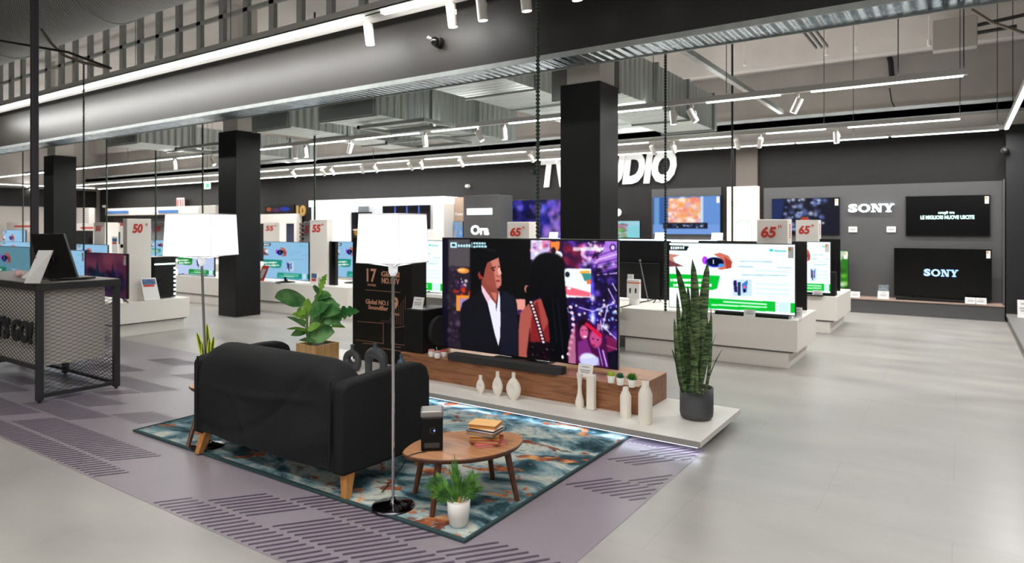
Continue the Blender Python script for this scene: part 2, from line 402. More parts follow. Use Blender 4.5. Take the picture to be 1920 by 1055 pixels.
b = MB(); b.tube([(-7.0, 3.58, 4.62), (-7.02, 3.62, 4.2), (-7.05, 3.8, 4.05)], .012)
one(b, 'duct_cable', M_blackm, 'short black cable curling round the large round duct', 'cable')
b = MB(); a0 = PY(0, 76, 3.3); a1 = PY(128, 98, 3.45); a2 = PY(208, 128, 3.6)
b.tube([a0, a1, a2], .014); one(b, 'conduit_pipe', M_blackm, 'thin dark conduit crossing behind the tall black pole at the upper left', 'pipe')
b = MB(); b.tube([PY(78, 55, 3.6), PY(95, 80, 3.6), PY(118, 103, 3.6), PY(150, 116, 3.6), PY(200, 127, 3.65)], .017)
one(b, 'loose_cable', mat('beige_cable', '7d7468', .6), 'beige corrugated cable sagging below the round duct', 'cable')
b = MB(); b.box(-30, -9.6, 3.0, 3.05, 4.0, 4.06)
one(b, 'strut_channel', M_stud, 'long steel strut channel under the round duct at the far upper left', 'strut')
b = MB(); b.box(-2.4, -2.33, 6.5, 11.2, 3.3, 3.36)
one(b, 'strut_channel', M_steel, 'slanting galvanised strut right of the wide pillar', 'strut')
b = MB()
for k in range(3): b.box(-1.18+.05*k, -1.165+.05*k, 6.44, 7.1, 3.25, 3.27)
one(b, 'threaded_rods', M_stud, 'three short steel rods poking out behind the soffit', 'rods')
b = MB(); b.box(-30, 6.9, 12.9, 13.25, 3.34, 3.46); b.box(-30, 6.9, 12.9, 12.92, 3.34, 3.52)
one(b, 'cable_tray', M_steel, 'long steel cable tray running along the back wall above the furthest light track', 'cable tray')
b = MB(); b.cyl((-30, 12.0, 4.9), (7, 12.0, 4.9), .05, n=12); b.cyl((-30, 11.2, 4.95), (7, 11.2, 4.95), .03, n=12)
one(b, 'ceiling_pipes', mat('pale_pipe', 'b4a89c', .6), 'two pale pipes fixed along the concrete ceiling at the upper right', 'pipes')
q = PY(1500, 70, 12.2); q2 = PY(1790, 62, 12.8)
b = MB(); b.box(q2.x-.3, q2.x+.3, 12.8, 13.0, q2.z-.25, q2.z+.25, .01); b.mi = 1
b.tube([(q2.x+.3, 12.9, q2.z+.1), (q2.x+.9, 12.9, q2.z+.16)], .03); b.tube([(q2.x+.3, 12.9, q2.z-.02), (q2.x+.8, 12.9, q2.z)], .03)
one(b, 'junction_box', [mat('grey_plastic_box', '9a9690', .5), M_blackm], 'grey junction box on the upper right concrete beam', 'junction box')
q = PY(1668, 98, 13.7)
b = MB(); b.tube([PY(1664, 95, 13.7), PY(1670, 115, 13.7), PY(1673, 150, 13.7)], .045); b.tube([PY(1668, 165, 13.7), PY(1672, 190, 13.7), PY(1684, 215, 13.7)], .01)
one(b, 'black_hose', M_blackm, 'black hose hanging down the pale concrete wall at the upper right', 'hose')
b = MB(); b.tube([PY(1822, 18, 11), PY(1860, 42, 11), PY(1920, 62, 11)], .022)
one(b, 'bent_pipe', mat('brown_pipe', '6e675e', .6), 'thin brown pipe bending across the upper right corner', 'pipe')
for i, (xx, yy) in enumerate(((1396, 118), (1549, 98), (1742, 80), (1606, 92))):
    q = PY(xx, yy, 12.6); b = MB(); b.cyl((q.x, q.y, q.z-.05), (q.x, q.y, q.z+.05), .03, n=12); b.cyl((q.x, q.y, q.z+.05), (q.x, q.y, 4.9), .01, n=6)
    one(b, 'ceiling_sensor', M_white, 'tiny white ceiling sensor on a stem, %s from the left' % ordinal(i if i < 2 else (3 if i == 2 else 2)), 'sensor', 'small white sensors near the upper right pipes')
# ---- light tracks
M_led = mat('led_strip_light', 'f4fff9', .5, emit=7.0, ecol='f4fff9')
M_hous = mat('track_housing', 'c9c7c4', .5)
def area(name, parent, loc, sx, sy, power, color=(1, .985, .96), rot=(0, 0, 0)):
    d = bpy.data.lights.new(name, 'AREA'); d.shape = 'RECTANGLE'; d.size = sx; d.size_y = sy; d.energy = power; d.color = color
    o = bpy.data.objects.new(name, d); COL.objects.link(o); o.parent = parent
    o.location = Vector(loc)-Vector(ORG.get(parent.name, (0, 0, 0))); o.rotation_euler = rot; return o
PPM = 16.5
ZT = 2.985
def track(label, Y, z, x0, x1, segs, wires, pxs=True, w=.06, light=True, up=.42):
    t = thing('track_light', label, 'light', ((x0+x1)/2, Y, z), None)
    MB().box(x0, x1, Y-w/2, Y+w/2, z+.006, z+.07, .004).build('housing', M_hous, t)
    for a, b_ in segs:
        if pxs: a, b_ = PY(a, 400, Y).x, PY(b_, 400, Y).x
        MB().box(a, b_, Y-w*.36, Y+w*.36, z-.006, z+.008).build('led_strip', M_led, t)
        if light:
            L = b_-a; n = max(1, round(L/4.5))
            for i in range(n): area('strip_lamp', t, (a+L*(i+.5)/n, Y, z-.012), L/n, .05, PPM*L/n)
            if up: area('added_uplight', t, ((a+b_)/2, Y, z+.074), L, .04, PPM*up*L, rot=(PI, 0, 0))  # upward fill lamp added to brighten the upper wall and ceiling
    for a in wires:
        if pxs: a = PY(a, 400, Y).x
        MB().cyl((a, Y, z+.07), (a, Y, clear_top(a, Y)), .005, n=6).build('suspension_wire', M_blackm, t)
    return t
track('nearest of the three thin ceiling light tracks behind the bulkhead', 7.9, ZT, -22, .07,
      [(-60, 105), (142, 322), (334, 380), (488, 545), (582, 647), (667, 785), (810, 897), (955, 1140), (1157, 1240), (1325, 1463), (1521, 1806)], [60, 240, 538, 800, 1225, 1362, 1684, 1807], up=.18)
track('middle of the three thin ceiling light tracks behind the bulkhead', 11.05, ZT, -29, -.1,
      [(-60, 60), (142, 408), (488, 540), (555, 610), (627, 677), (708, 765), (797, 863), (878, 985), (1013, 1140), (1157, 1215), (1275, 1370), (1437, 1548), (1590, 1800)], [200, 292, 700, 1100, 1545, 1800])
track('furthest of the three thin ceiling light tracks, just before the black back wall', 12.6, ZT, -28.3, .6,
      [(185, 408), (488, 700), (702, 880), (882, 1140), (1157, 1187), (1190, 1335), (1339, 1489), (1493, 1665), (1672, 1872)], [300, 590, 900, 1250, 1600, 1870])
def ytrack(label, X, z, y0, y1, n, zr=5.2):
    t = thing('track_light', label, 'light', (X, (y0+y1)/2, z))
    MB().box(X-.03, X+.03, y0, y1, z+.006, z+.07, .004).build('housing', M_hous, t); L = (y1-y0)/n
    for i in range(n):
        MB().box(X-.022, X+.022, y0+i*L+.02, y0+(i+1)*L-.02, z-.006, z+.008).build('led_strip', M_led, t)
        area('strip_lamp', t, (X, y0+(i+.5)*L, z-.012), .05, L, PPM*L)
        MB().cyl((X, y0+(i+.5)*L, z+.07), (X, y0+(i+.5)*L, zr), .005, n=6).build('suspension_wire', M_blackm, t)
ytrack('light track running away from the viewer at the right edge', .585, ZT, 6.6, 12.6, 2)
ytrack('short light track turned across the others at the far left', -27.8, ZT, 7, 12.3, 2)
# the white trunking hung in front of the bulkhead
t = thing('trunking_light', 'wide white lit trunking running along the top of the black bulkhead', 'light', (-8, 5.5, 3.9))
M_trunk = mat('white_trunking', 'cfccc8', .5)
ZK, YK = 3.93, 5.3
XE = 5.0
b = MB(); b.box(-30, XE, YK, YK+.015, ZK, ZK+.085); b.box(-30, XE, YK, YK+.06, ZK, ZK+.01); b.box(-30, XE, YK+.14, YK+.34, ZK, ZK+.01); b.box(-30, XE, YK+.05, YK+.15, ZK+.03, ZK+.04)
b.build('housing', M_trunk, t)
for a, b_ in ((-80, 76), (77, 158), (160, 255), (257, 372), (374, 504), (506, 668), (706, 825)):
    a, b_ = PY(a, 100, YK).x, PY(b_, 100, YK).x; b_ = min(b_, XE-.05)
    MB().box(a, b_-.01, YK+.065, YK+.135, ZK-.03, ZK+.028).build('led_strip', M_led, t); L = b_-a
    area('strip_lamp', t, ((a+b_)/2, YK+.1, ZK-.04), L, .06, 20*L, rot=(.75, 0, 0))
    area('added_uplight', t, ((a+b_)/2, YK+.1, ZK+.06), L, .05, 2.5*L, rot=(PI, 0, 0))  # extra upward lamp, put in to lift the round duct and studs
for a in (35, 115, 248, 426): a = PY(a, 100, YK).x; MB().cyl((a, YK+.05, ZK+.04), (a, YK+.05, 5.2), .005, n=6).build('suspension_wire', M_blackm, t)
# unseen tracks added above and behind the viewer, spans shaped for floor brightness
for i, yy in enumerate((-.8, 1.6, -4.5)):
    X0, X1 = ((-7, 4), (-3.6, 1.6), (-10, 4))[i]
    t = track('added unseen ceiling light track, %s' % ('overhead behind the viewer', 'above the seating area in front of the trunking', 'furthest back behind the viewer')[i], yy, 3.9, X0, X1, [(X0+k*4+.1, min(X1, X0+k*4+3.9)) for k in range(4) if X0+k*4+.2 < X1], [X0+1, X1-1], pxs=False, up=.2)
# ---- track spotlights
M_spot = mat('white_spot_body', 'e8e4df', .45)
M_lens = mat('spot_lens_light', 'ffffff', .3, emit=4)
SPD = bpy.data.lights.new('spot_lamp', 'SPOT'); SPD.energy = 36; SPD.spot_size = 1.0; SPD.spot_blend = .8; SPD.shadow_soft_size = .03; SPD.color = (1, .95, .88)
def make_spot(tx, ty, r=.04, L=.17, lamp=True, energy=None):
    t = thing('track_spotlight', '', 'spotlight', (0, 0, 0))
    MB().box(-.02, .02, -.018, .018, -.045, 0, .004).build('adapter', M_spot, t)
    d = Vector((tx, ty, -1)).normalized(); c = Vector((0, 0, -.12))
    b = MB(); b.cyl((0, 0, -.04), (0, 0, -.1), .009, n=10); s_ = Vector((r+.006, 0, 0))
    b.tube([Vector((0, 0, -.085)), Vector((r+.008, 0, -.09)), c+s_+d*.02], .006); b.build('yoke', M_spot, t)
    hd = MB().cyl(c-d*L*.4, c+d*L*.6, r, n=24).build('lamp_head', M_spot, t)
    MB().cyl(c+d*L*.6, c+d*(L*.6+.004), r*.86, n=24).build('lens', M_lens, hd)
    if lamp:
        dd = SPD
        if energy: dd = SPD.copy(); dd.energy = energy
        o = bpy.data.objects.new('spot_lamp', dd); COL.objects.link(o); o.parent = t; o.location = c+d*(L*.6+.03)
        o.rotation_euler = d.to_track_quat('-Z', 'Y').to_euler()
    return t
def spots(Yp, z, items, where, group):
    protos = {}; n = len(items); items = sorted(items, key=lambda q: -q[0])
    for i, (px, kind) in enumerate(items):
        tx, ty = {'d': (0.05, .1), 'l': (-.5, .1), 'r': (.55, .15), 'b': (-.35, .75), 'w': (.1, .9)}[kind]
        loc = (PY(px, 300, Yp).x, Yp, z); lab = 'white cylinder track spotlight on %s, %s from the right' % (where, ordinal(i))
        if kind not in protos:
            protos[kind] = make_spot(tx, ty); protos[kind].location = loc; protos[kind]['label'] = lab; protos[kind]['group'] = group
        else: dup(protos[kind], loc, lab, group)
spots(7.9, ZT, [(1495, 'l'), (1297, 'r'), (1262, 'd'), (898, 'r'), (945, 'd'), (797, 'd'), (657, 'l'), (573, 'd'), (553, 'd'), (328, 'd'), (398, 'r')], 'the nearest thin track', 'spotlights on the nearest track')
spots(11.05, ZT, [(1568, 'd'), (1425, 'b'), (1382, 'w'), (1262, 'w'), (1224, 'w'), (996, 'w'), (864, 'w'), (790, 'b'), (769, 'w'), (703, 'w'), (679, 'b'), (622, 'w'), (605, 'w'), (550, 'w')], 'the middle thin track', 'spotlights on the middle track')
big = make_spot(.05, .12, .055, .24); xs = [692, 847, 903]
for i, px in enumerate(xs):
    q = PY(px, 50, YK+.3); lab = 'large white cylinder spotlight under the trunking, %s' % ('left of the security camera', 'above and right of the security camera', 'nearest the top edge')[i]
    if i == 0: big.location = (q.x, YK+.3, ZK); big['label'] = lab; big['group'] = 'large spotlights under the trunking'
    else: dup(big, (q.x, YK+.3, ZK if i == 1 else ZK), lab, 'large spotlights under the trunking')
for i, px in enumerate((985, 1080, 1200)):
    q = PY(px, 50, YK+.3)
    dup(big, (q.x, YK+.3, ZK), 'large white cylinder spotlight past the end of the trunking, %s' % ordinal(i), 'large spotlights past the trunking')
# ---- small fittings
q = PY(823, 80, 5.98)
t = thing('security_camera', 'small black dome security camera on the black bulkhead', 'camera', (q.x, 5.98, q.z))
MB().cyl((q.x, 6.0, q.z), (q.x, 5.93, q.z), .065, n=24).build('mount', M_blackm, t)
MB().sphere((q.x, 5.91, q.z), .055, n=20).build('dome', mat('dark_dome', '0a0a0c', .12, coat=1), t)
MB().cyl((q.x-.03, 5.9, q.z+.02), (q.x-.05, 5.84, q.z+.04), .018, n=12).build('lens', M_white, t, 'pale camera lens')
q = PY(1070, 126, 6.8)
t = thing('ceiling_disc', 'flat round white ceiling access point beside the wide pillar top', 'access point', (q.x, 6.8, q.z))
MB().lathe([(.03, 0), (.13, .01), (.15, .04), (.12, .055)], (q.x, 6.8, q.z)).build('disc', M_white, t)
MB().cyl((q.x, 6.8, q.z+.05), (q.x, 6.8, 5.2), .008, n=6).build('stem', M_blackm, t)
q = PY(1885, 283, 12.95)
b = MB(); b.cyl((q.x, 12.98, q.z), (q.x, 12.9, q.z), .06, n=16); b.sphere((q.x, 12.88, q.z), .05)
one(b, 'security_camera', M_blackm, 'black dome camera high on the dark wall at the right edge', 'camera')
for i, (px, py, r_) in enumerate(((877, 349, .035), (196, 387, .04), (1000, 322, .04))):
    q = PY(px, py, 13.4); b = MB(); b.cyl((q.x, 13.45, q.z), (q.x, 13.38, q.z), r_*1.4, n=16); b.sphere((q.x, 13.36, q.z), r_*1.3)
    one(b, 'wall_camera', M_white if i < 2 else M_blackm, ('small white camera on the black wall above the grey kiosk', 'small white wall camera at the dark far left corner', 'small black camera on the back wall left of the TV STUDIO sign')[i], 'camera')
M_exitg = mat('exit_sign_green', '2fae6d', .5, emit=1.0, ecol='5fd09a')
q = PY(388, 348, 12.0); t = thing('exit_sign', 'small green and white exit sign hanging above the left lamp', 'sign', tuple(q))
MB().box(q.x-.16, q.x+.16, 12.0, 12.03, q.z-.1, q.z+.1).build('panel', mat('sign_white', 'f2f5f2', .5, emit=.7, ecol='dff5e8'), t)
MB().box(q.x-.05, q.x+.12, 11.99, 12.0, q.z-.07, q.z+.07).build('symbol', M_exitg, t)
MB().cyl((q.x, 12.01, q.z+.1), (q.x, 12.01, 5.2), .006, n=6).build('rod', M_blackm, t)
q = PY(338, 381, 13.3); t = thing('red_sign', 'small red and white sign on the far black wall left of the left lamp', 'sign', tuple(q))
MB().box(q.x-.24, q.x+.24, 13.3, 13.33, q.z-.2, q.z+.2).build('panel', mat('sign_pinkwhite', 'e9cfcb', .5), t)
b = MB(); b.box(q.x-.2, q.x-.12, 13.29, 13.3, q.z-.15, q.z+.15); b.box(q.x-.02, q.x+.06, 13.29, 13.3, q.z-.15, q.z+.15); b.box(q.x+.14, q.x+.2, 13.29, 13.3, q.z-.15, q.z+.15)
b.build('symbol', mat('sign_red', 'c0392b', .5), t)
# ---- power chains / droppers
M_chain = mat('green_black_chain', '22352a', .45); M_bead = mat('pale_bead', '8b9a86', .4)
def chain(x, y, z0, z1, r, lab, cat='power chain', pitch=.035, beads=True):
    b = MB(); n = int((z1-z0)/pitch)
    if beads:
        prof = []
        for i in range(n):
            z = z0+i*pitch; prof += [(r*.5, z), (r, z+pitch*.25), (r, z+pitch*.6), (r*.5, z+pitch*.85)]
        b.lathe([(a, c) for a, c in prof], (x, y, 0), n=8)
    else: b.cyl((x, y, z0), (x, y, z1), r, n=10)
    return one(b, 'power_chain', M_chain, lab, cat, 'power cable droppers hanging from the ceiling')
chain(-3.16, 5.1, 1.2, 5.2, .02, 'thick beaded green and black power chain dropping behind the large television')
chain(-2.84, 7.4, .52, 5.2, .018, 'beaded power chain dropping onto the white island behind the tall snake plant')
q = PY(1373, 300, 10.4); chain(q.x, 10.4, .52, 5.2, .016, 'dark power dropper passing left of the pair of 65 inch signs', beads=False)
q = PY(157, 300, 3.5); chain(PY(157, 300, 4.9).x, 4.9, .47, PY(157, 117, 4.9).z, .017, 'beaded power chain hanging just right of the tall black pole')
for px, yy, lab in ((380, 7.6, 'slim dark dropper above the left lamp shade'), (292, 7.6, 'slim dark dropper right of the 50 inch sign column'), (200, 7.6, 'slim dark dropper beside the furthest left pillar'), (43, 7.6, 'slim dark dropper nearest the left edge'), (590, 7.6, 'slim dark dropper onto the 55 inch sign column')):
    q = PY(px, 300, yy); chain(q.x, yy, {380: .52, 292: 0, 200: .5, 43: .5, 590: 1.6}[px], 5.2, .017, lab, beads=False)
# ================================================================ SEATING AREA
M_wal = wood('walnut_veneer', '7a4f35', 'a06c49', .42, (1.2, 9, 14), 2.0)
M_wtop = wood('walnut_tabletop', 'a9754f', 'c08c64', .35, (1.5, 8, 8), 2.2)
M_wdark = wood('dark_walnut_legs', '4a2c1c', '6a4029', .4, (8, 8, 1), 3)
M_oak = wood('pale_oak_legs', 'b97a3c', 'd09452', .4, (8, 8, 1), 3)
M_birch = wood('birch_plywood', 'c39660', 'd5ab77', .5, (10, 10, 1), 2)
M_plat = mat('pale_concrete_slab', 'efece6', .45, noise=.05, nscale=4)
M_platg = mat('slab_edge', '9b9792', .6)
# rug
t = thing('area_rug', 'distressed teal, cream and rust patterned area rug under the sofa', 'rug', (-3.48, 3.45, 0))
MB().box(-5.0, -1.96, 2.5, 4.4, .003, .013, .003).build('pile', rug_mat(), t)
b = MB()
for x0, x1, y0, y1 in ((-5.02, -1.94, 2.475, 2.5), (-5.02, -1.94, 4.4, 4.42), (-5.02, -5.0, 2.5, 4.4), (-1.96, -1.94, 2.5, 4.4)): b.box(x0, x1, y0, y1, .003, .018, .004)
b.build('binding', mat('rug_binding', '2c4446', .8), t, 'dark teal bound edge')
# platform
t = thing('display_platform', 'low pale concrete display platform lit from beneath, carrying the television console', 'platform', (-3.6, 4.8, 0))
b = MB(); b.box(-5.9, -1.40, 4.27, 5.22, .06, .1, .003); b.build('slab', M_plat, t)
b = MB(); b.box(-5.9, -1.402, 4.266, 4.27, .06, .098); b.build('front_edge', M_platg, t, 'darker grey front edge')
MB().box(-5.8, -1.6, 4.45, 5.15, .0, .06).build('plinth', M_blackm, t)
MB().box(-5.85, -1.43, 4.30, 4.33, .046, .06).build('led_strip', mat('cool_led_strip', 'e6efff', .5, emit=4.5, ecol='dce8ff'), t, 'cool white light strip under the front edge')
area('strip_lamp', t, (-3.6, 4.31, .044), 4.4, .03, 2.5, (.85, .92, 1))
# console
t = thing('television_console', 'long low walnut television console on the pale platform', 'console', (-3.2, 4.9, .1))
MB().box(-4.39, -1.985, 4.62, 5.2, .1, .307, .002).build('body', M_wal, t)
MB().box(-4.39, -1.985, 4.62, 5.2, .3065, .3115, .001).build('top_panel', M_wtop, t)
b = MB(); b.box(-2.80, -2.0, 4.85, 4.858, .3117, .3125); b.build('cable_gap', M_blackm, t)
# ---- televisions
M_bez = mat('black_television_plastic', '0b0b0d', .3)
M_backp = mat('black_television_back', '101012', .55, spec=.3)
M_sil = mat('brushed_silver', '9b9a98', .3, .9)
M_lab = mat('energy_label_white', 'e9e9ea', .5); M_labo = mat('energy_label_orange', 'e8a13c', .5); M_labg = mat('energy_label_green', '4fae5c', .5)
def tv(label, x0, x1, z0, z1, Y, me=None, stand=None, zb=None, th=.03, back=1, group=None, sticker=False, name='television', bez=.008, facing=-1, cat='television'):
    """a flat television; facing -1 looks at the aisle, +1 shows its back"""
    cx = (x0+x1)/2; t = thing(name, label, cat, (cx, Y, z0 if zb is None else zb), group)
    yb = Y-facing*th
    b = MB(); b.box(x0, x1, min(Y, yb), max(Y, yb), z0, z1, .003)
    if back: b.box(x0+.12*(x1-x0), x1-.12*(x1-x0), min(yb, yb-facing*.035), max(yb, yb-facing*.035), z0+.03, z0+.62*(z1-z0), .01)
    b.build('cabinet', M_bez if facing < 0 else M_backp, t)
    if me is not None:
        o = link_screen(me, t); ct = (x0+x1)/2; W = x1-x0-2*bez; Hh = z1-z0-2*bez
        xs = [v.co.x for v in me.vertices]; zs = [v.co.z for v in (me.vertices[0], me.vertices[len(me.vertices)-1])]
        mx0, mx1 = min(xs), max(xs); mz1, mz0 = zs
        o.scale = (W/(mx1-mx0), 1, Hh/(mz1-mz0))
        o.location = (x0+bez-cx-mx0*o.scale.x, -.003, z0+bez-t.location.z-mz0*o.scale.z)
    else:
        if facing < 0: MB().box(x0+bez, x1-bez, Y-.002, Y, z0+bez, z1-bez).build('screen', mat('dark_screen', '040405', .2, spec=.3), t)
    if zb is not None and stand:
        if stand == 'slab':
            MB().box(cx-.2, cx+.2, Y-.16, Y+.12, zb, zb+.02, .006).build('stand_base', M_bez, t); MB().box(cx-.07, cx+.07, Y+.0, Y+.03, zb+.015, z0+.05).build('stand_neck', M_bez, t)
        elif stand == 'neck':
            MB().lathe([(.17, 0), (.17, .012), (.03, .03)], (cx, Y, zb)).build('stand_base', M_bez, t); MB().cyl((cx, Y+.01, zb+.02), (cx, Y+.01, z0+.05), .03).build('stand_neck', M_bez, t)
        elif stand == 'feet':
            for sx in (x0+.18*(x1-x0), x1-.18*(x1-x0)):
                f = MB(); f.tube([(sx, Y-.12, zb+.008), (sx, Y+.01, z0+.02), (sx, Y+.12, zb+.008)], .008); f.build('stand_foot', M_bez, t)
    if sticker:
        s_ = (z1-z0)
        l = MB(); l.box(x1-.075, x1-.02, Y-.006, Y-.004, z1-.03-.12, z1-.03); l.mi = 1; l.box(x1-.07, x1-.045, Y-.007, Y-.006, z1-.075, z1-.04)
        l.build('energy_label', [M_lab, M_labo], t, 'small white energy label stuck in the top corner')
    return t
YT = 4.95; TX0, TX1, TZ0, TZ1 = -4.155, -2.30, .335, 1.392
c = Canvas(TX0+.012, TX1-.012, TZ0+.014, TZ1-.01, 460, YT, (6, 6, 10))
K = c.poly
c.rect(829, 440, 841, 680, (16, 14, 32), 2)
c.rect(841, 447, 884, 660, (38, 30, 44), 6); c.rect(842, 449, 882, 500, (92, 86, 88), 10, .8)
c.blobs(841, 500, 862, 640, 60, 5, [(90, 70, 95), (50, 40, 60), (20, 18, 26)], .6); c.blobs(862, 560, 885, 640, 12, 8, [(12, 10, 14)], .8)
c.ell(869, 507, 13, 6, (225, 140, 60)); c.ell(866, 506, 8, 3, (250, 190, 110))
c.blobs(855, 522, 882, 538, 14, 3.5, [(170, 70, 190), (90, 40, 120), (240, 220, 240)], .9); c.blobs(851, 540, 888, 556, 22, 4, [(190, 40, 25), (230, 80, 40), (90, 15, 12)], .9)
c.rect(856, 553, 880, 582, (225, 140, 50), 2); c.rect(863, 559, 880, 580, (160, 130, 190), 2)
c.rect(882, 447, 998, 560, (9, 8, 11), 8)
# right-hand party lights
c.rect(996, 447, 1165, 700, (30, 16, 62), 6)
c.blobs(1060, 450, 1158, 690, 90, 9, [(70, 40, 160), (20, 16, 70), (110, 60, 200), (15, 10, 40)], .7)
c.rect(995, 448, 1032, 486, (200, 190, 225), 3); c.blobs(996, 448, 1034, 490, 30, 6, [(255, 235, 245), (230, 90, 150), (120, 60, 160), (250, 250, 255), (210, 60, 90)], .8)
c.poly([(1032, 453), (1050, 452), (1049, 466), (1044, 472), (1052, 478), (1034, 474)], (240, 130, 60), 2); c.ell(1046, 478, 10, 9, (245, 245, 255)); c.ell(1038, 470, 5, 8, (40, 20, 30))
c.blobs(1058, 455, 1090, 505, 26, 9, [(90, 20, 50), (150, 30, 60), (60, 15, 60)], .8)
c.blobs(1088, 455, 1140, 490, 46, 5, [(255, 210, 240), (240, 120, 200), (255, 255, 255), (200, 60, 130), (140, 50, 190)], .85)
c.blobs(1112, 575, 1158, 650, 26, 3, [(150, 160, 255), (235, 240, 255), (60, 60, 190), (30, 20, 90)], .9)
c.blobs(1086, 450, 1158, 500, 30, 7, [(225, 150, 235), (150, 90, 220), (255, 240, 255)], .6)
c.rect(1074, 463, 1138, 470, (255, 250, 255), 2, .7); c.line((1128, 466), (1138, 466), 3, (255, 255, 255)); c.line((1133, 461), (1133, 471), 2, (255, 255, 255))
c.poly([(1136, 448), (1160, 450), (1160, 500), (1122, 512), (1120, 486), (1130, 470)], (175, 120, 225), 2, .9)
for k in range(6): c.line((1120, 480+k*7), (1160, 466+k*9), 2.2, (235, 200, 255) if k % 2 else (90, 40, 150))
c.ell(1149, 464, 7, 8, (60, 30, 110)); c.ell(1149, 464, 4, 5, (220, 200, 250))
c.blobs(1112, 490, 1160, 560, 30, 7, [(40, 30, 110), (20, 12, 50), (100, 70, 200), (14, 8, 30)], .8)
# bright wall photo, bulbs, cables
c.rect(1057, 503, 1108, 557, (235, 250, 250), 2); c.rect(1088, 507, 1106, 513, (245, 170, 60), 1); c.poly([(1090, 512), (1108, 512), (1108, 528), (1096, 526)], (60, 140, 140), 1)
c.poly([(1058, 535), (1070, 538), (1108, 548), (1106, 556), (1060, 552)], (235, 60, 90), 3, .8); c.rect(1100, 524, 1108, 532, (240, 110, 70), 1); c.ell(1064, 514, 5, 6, (30, 30, 50)); c.ell(1067, 540, 4, 3, (255, 255, 255))
c.ell(1111, 540, 4, 34, (90, 80, 255), .8); c.ell(1111, 558, 7, 9, (220, 210, 255), .8); c.ell(1111, 594, 11, 26, (70, 70, 250), .8); c.ell(1111, 596, 6, 18, (225, 225, 255), .8)
c.blobs(1060, 560, 1158, 600, 40, 3.5, [(240, 240, 255), (150, 190, 255), (255, 250, 240), (60, 60, 200)], .95)
for p, q_ in (((1085, 575), (1112, 583)), ((1112, 583), (1150, 568)), ((1140, 540), (1153, 565)), ((1126, 600), (1134, 655)), ((1130, 610), (1156, 635)), ((1120, 640), (1160, 655)), ((1148, 530), (1156, 545)), ((1140, 570), (1130, 612))):
    c.line(p, q_, 1.8, (215, 195, 255))
c.ell(1136, 612, 8, 8, (235, 240, 255), .9); c.ell(1117, 640, 5, 4, (230, 60, 60))
# couple in the corner photo
c.poly([(1078, 606), (1100, 596), (1130, 620), (1150, 690), (1078, 690)], (70, 14, 60), 3)
c.ell(1094, 612, 13, 17, (30, 10, 26)); c.ell(1095, 622, 9, 15, (205, 90, 140)); c.ell(1097, 630, 4, 2, (250, 225, 235)); c.ell(1092, 618, 2, 1, (60, 15, 40)); c.ell(1099, 618, 2, 1, (60, 15, 40))
c.ell(1117, 634, 13, 19, (190, 70, 130)); c.line((1098, 605), (1128, 630), 6, (215, 20, 60)); c.ell(1112, 634, 2, 1.5, (50, 10, 40)); c.ell(1121, 636, 2, 1.5, (50, 10, 40)); c.ell(1113, 646, 4, 1.5, (130, 20, 70))
c.rect(1120, 606, 1126, 618, (220, 150, 200), 2, .7); c.poly([(1084, 640), (1100, 634), (1112, 668), (1084, 676)], (120, 40, 120), 3)
c.ell(1104, 673, 20, 14, (215, 220, 255)); c.poly([(1088, 672), (1122, 668), (1124, 684), (1088, 682)], (190, 195, 250), 3, .8)
c.line((1130, 655), (1138, 686), 3, (190, 150, 255)); c.line((1122, 650), (1130, 684), 2, (160, 120, 240)); c.poly([(1135, 625), (1156, 636), (1156, 654), (1140, 660)], (150, 30, 80), 3, .7)
c.poly([(1138, 660), (1160, 655), (1160, 692), (1142, 690)], (8, 8, 30), 3)
# woman seen from behind
c.rect(968, 560, 985, 582, (225, 150, 140), 2); c.ell(976, 585, 8, 6, (60, 30, 90))
c.poly([(972, 690), (973, 610), (976, 585), (990, 570), (1010, 560), (1030, 562), (1046, 600), (1046, 690)], (168, 84, 74), 3)
c.poly([(996, 600), (1004, 566), (1022, 556), (1040, 560), (1046, 690), (994, 690)], (128, 30, 34), 5); c.poly([(1008, 562), (1022, 556), (1030, 600), (1018, 622)], (176, 84, 74), 4, .7)
c.poly([(994, 610), (998, 680), (992, 690), (988, 660)], (50, 14, 18), 3)
c.poly([(992, 640), (1050, 640), (1060, 690), (986, 690)], (12, 8, 14), 6)
c.ell(1026, 508, 34, 37, (5, 5, 9), .12); c.ell(1038, 498, 24, 26, (6, 7, 12), .2); c.poly([(986, 540), (985, 552), (992, 562), (1008, 560), (1026, 540), (1010, 500), (992, 515)], (5, 5, 8), 2)
c.poly([(1012, 520), (1058, 510), (1062, 560), (1066, 600), (1069, 640), (1066, 690), (1036, 690), (1028, 600), (1014, 556)], (6, 7, 12), 2)
c.line((1046, 560), (1056, 660), 3, (22, 24, 40), .6); c.line((1036, 560), (1044, 640), 3, (20, 20, 34), .6)
c.ell(988, 541, 5, 8, (190, 120, 110)); c.ell(990, 543, 4, 8, (6, 6, 9))
for k in range(13):
    t_ = k/12; x_ = 996+26*t_-3*t_*t_; y_ = 566+74*t_; c.ell(x_, y_, 5.5, 4.5, (25, 12, 18)); c.ell(x_, y_, 3, 2.6, (235, 205, 215))
for k in range(9): c.ell(1070+5*math.sin(k*.5), 575+k*11, 4, 4, (230, 200, 225)); c.ell(1068+4*math.sin(k*.5), 580+k*11, 3, 4, (40, 15, 40))
c.poly([(1066, 640), (1078, 606), (1080, 684), (1066, 682)], (205, 120, 150), 2, .8)
c.blobs(996, 640, 1040, 672, 12, 2, [(90, 20, 30), (150, 110, 130)], .8); c.ell(1055, 668, 2.5, 4, (235, 235, 245))
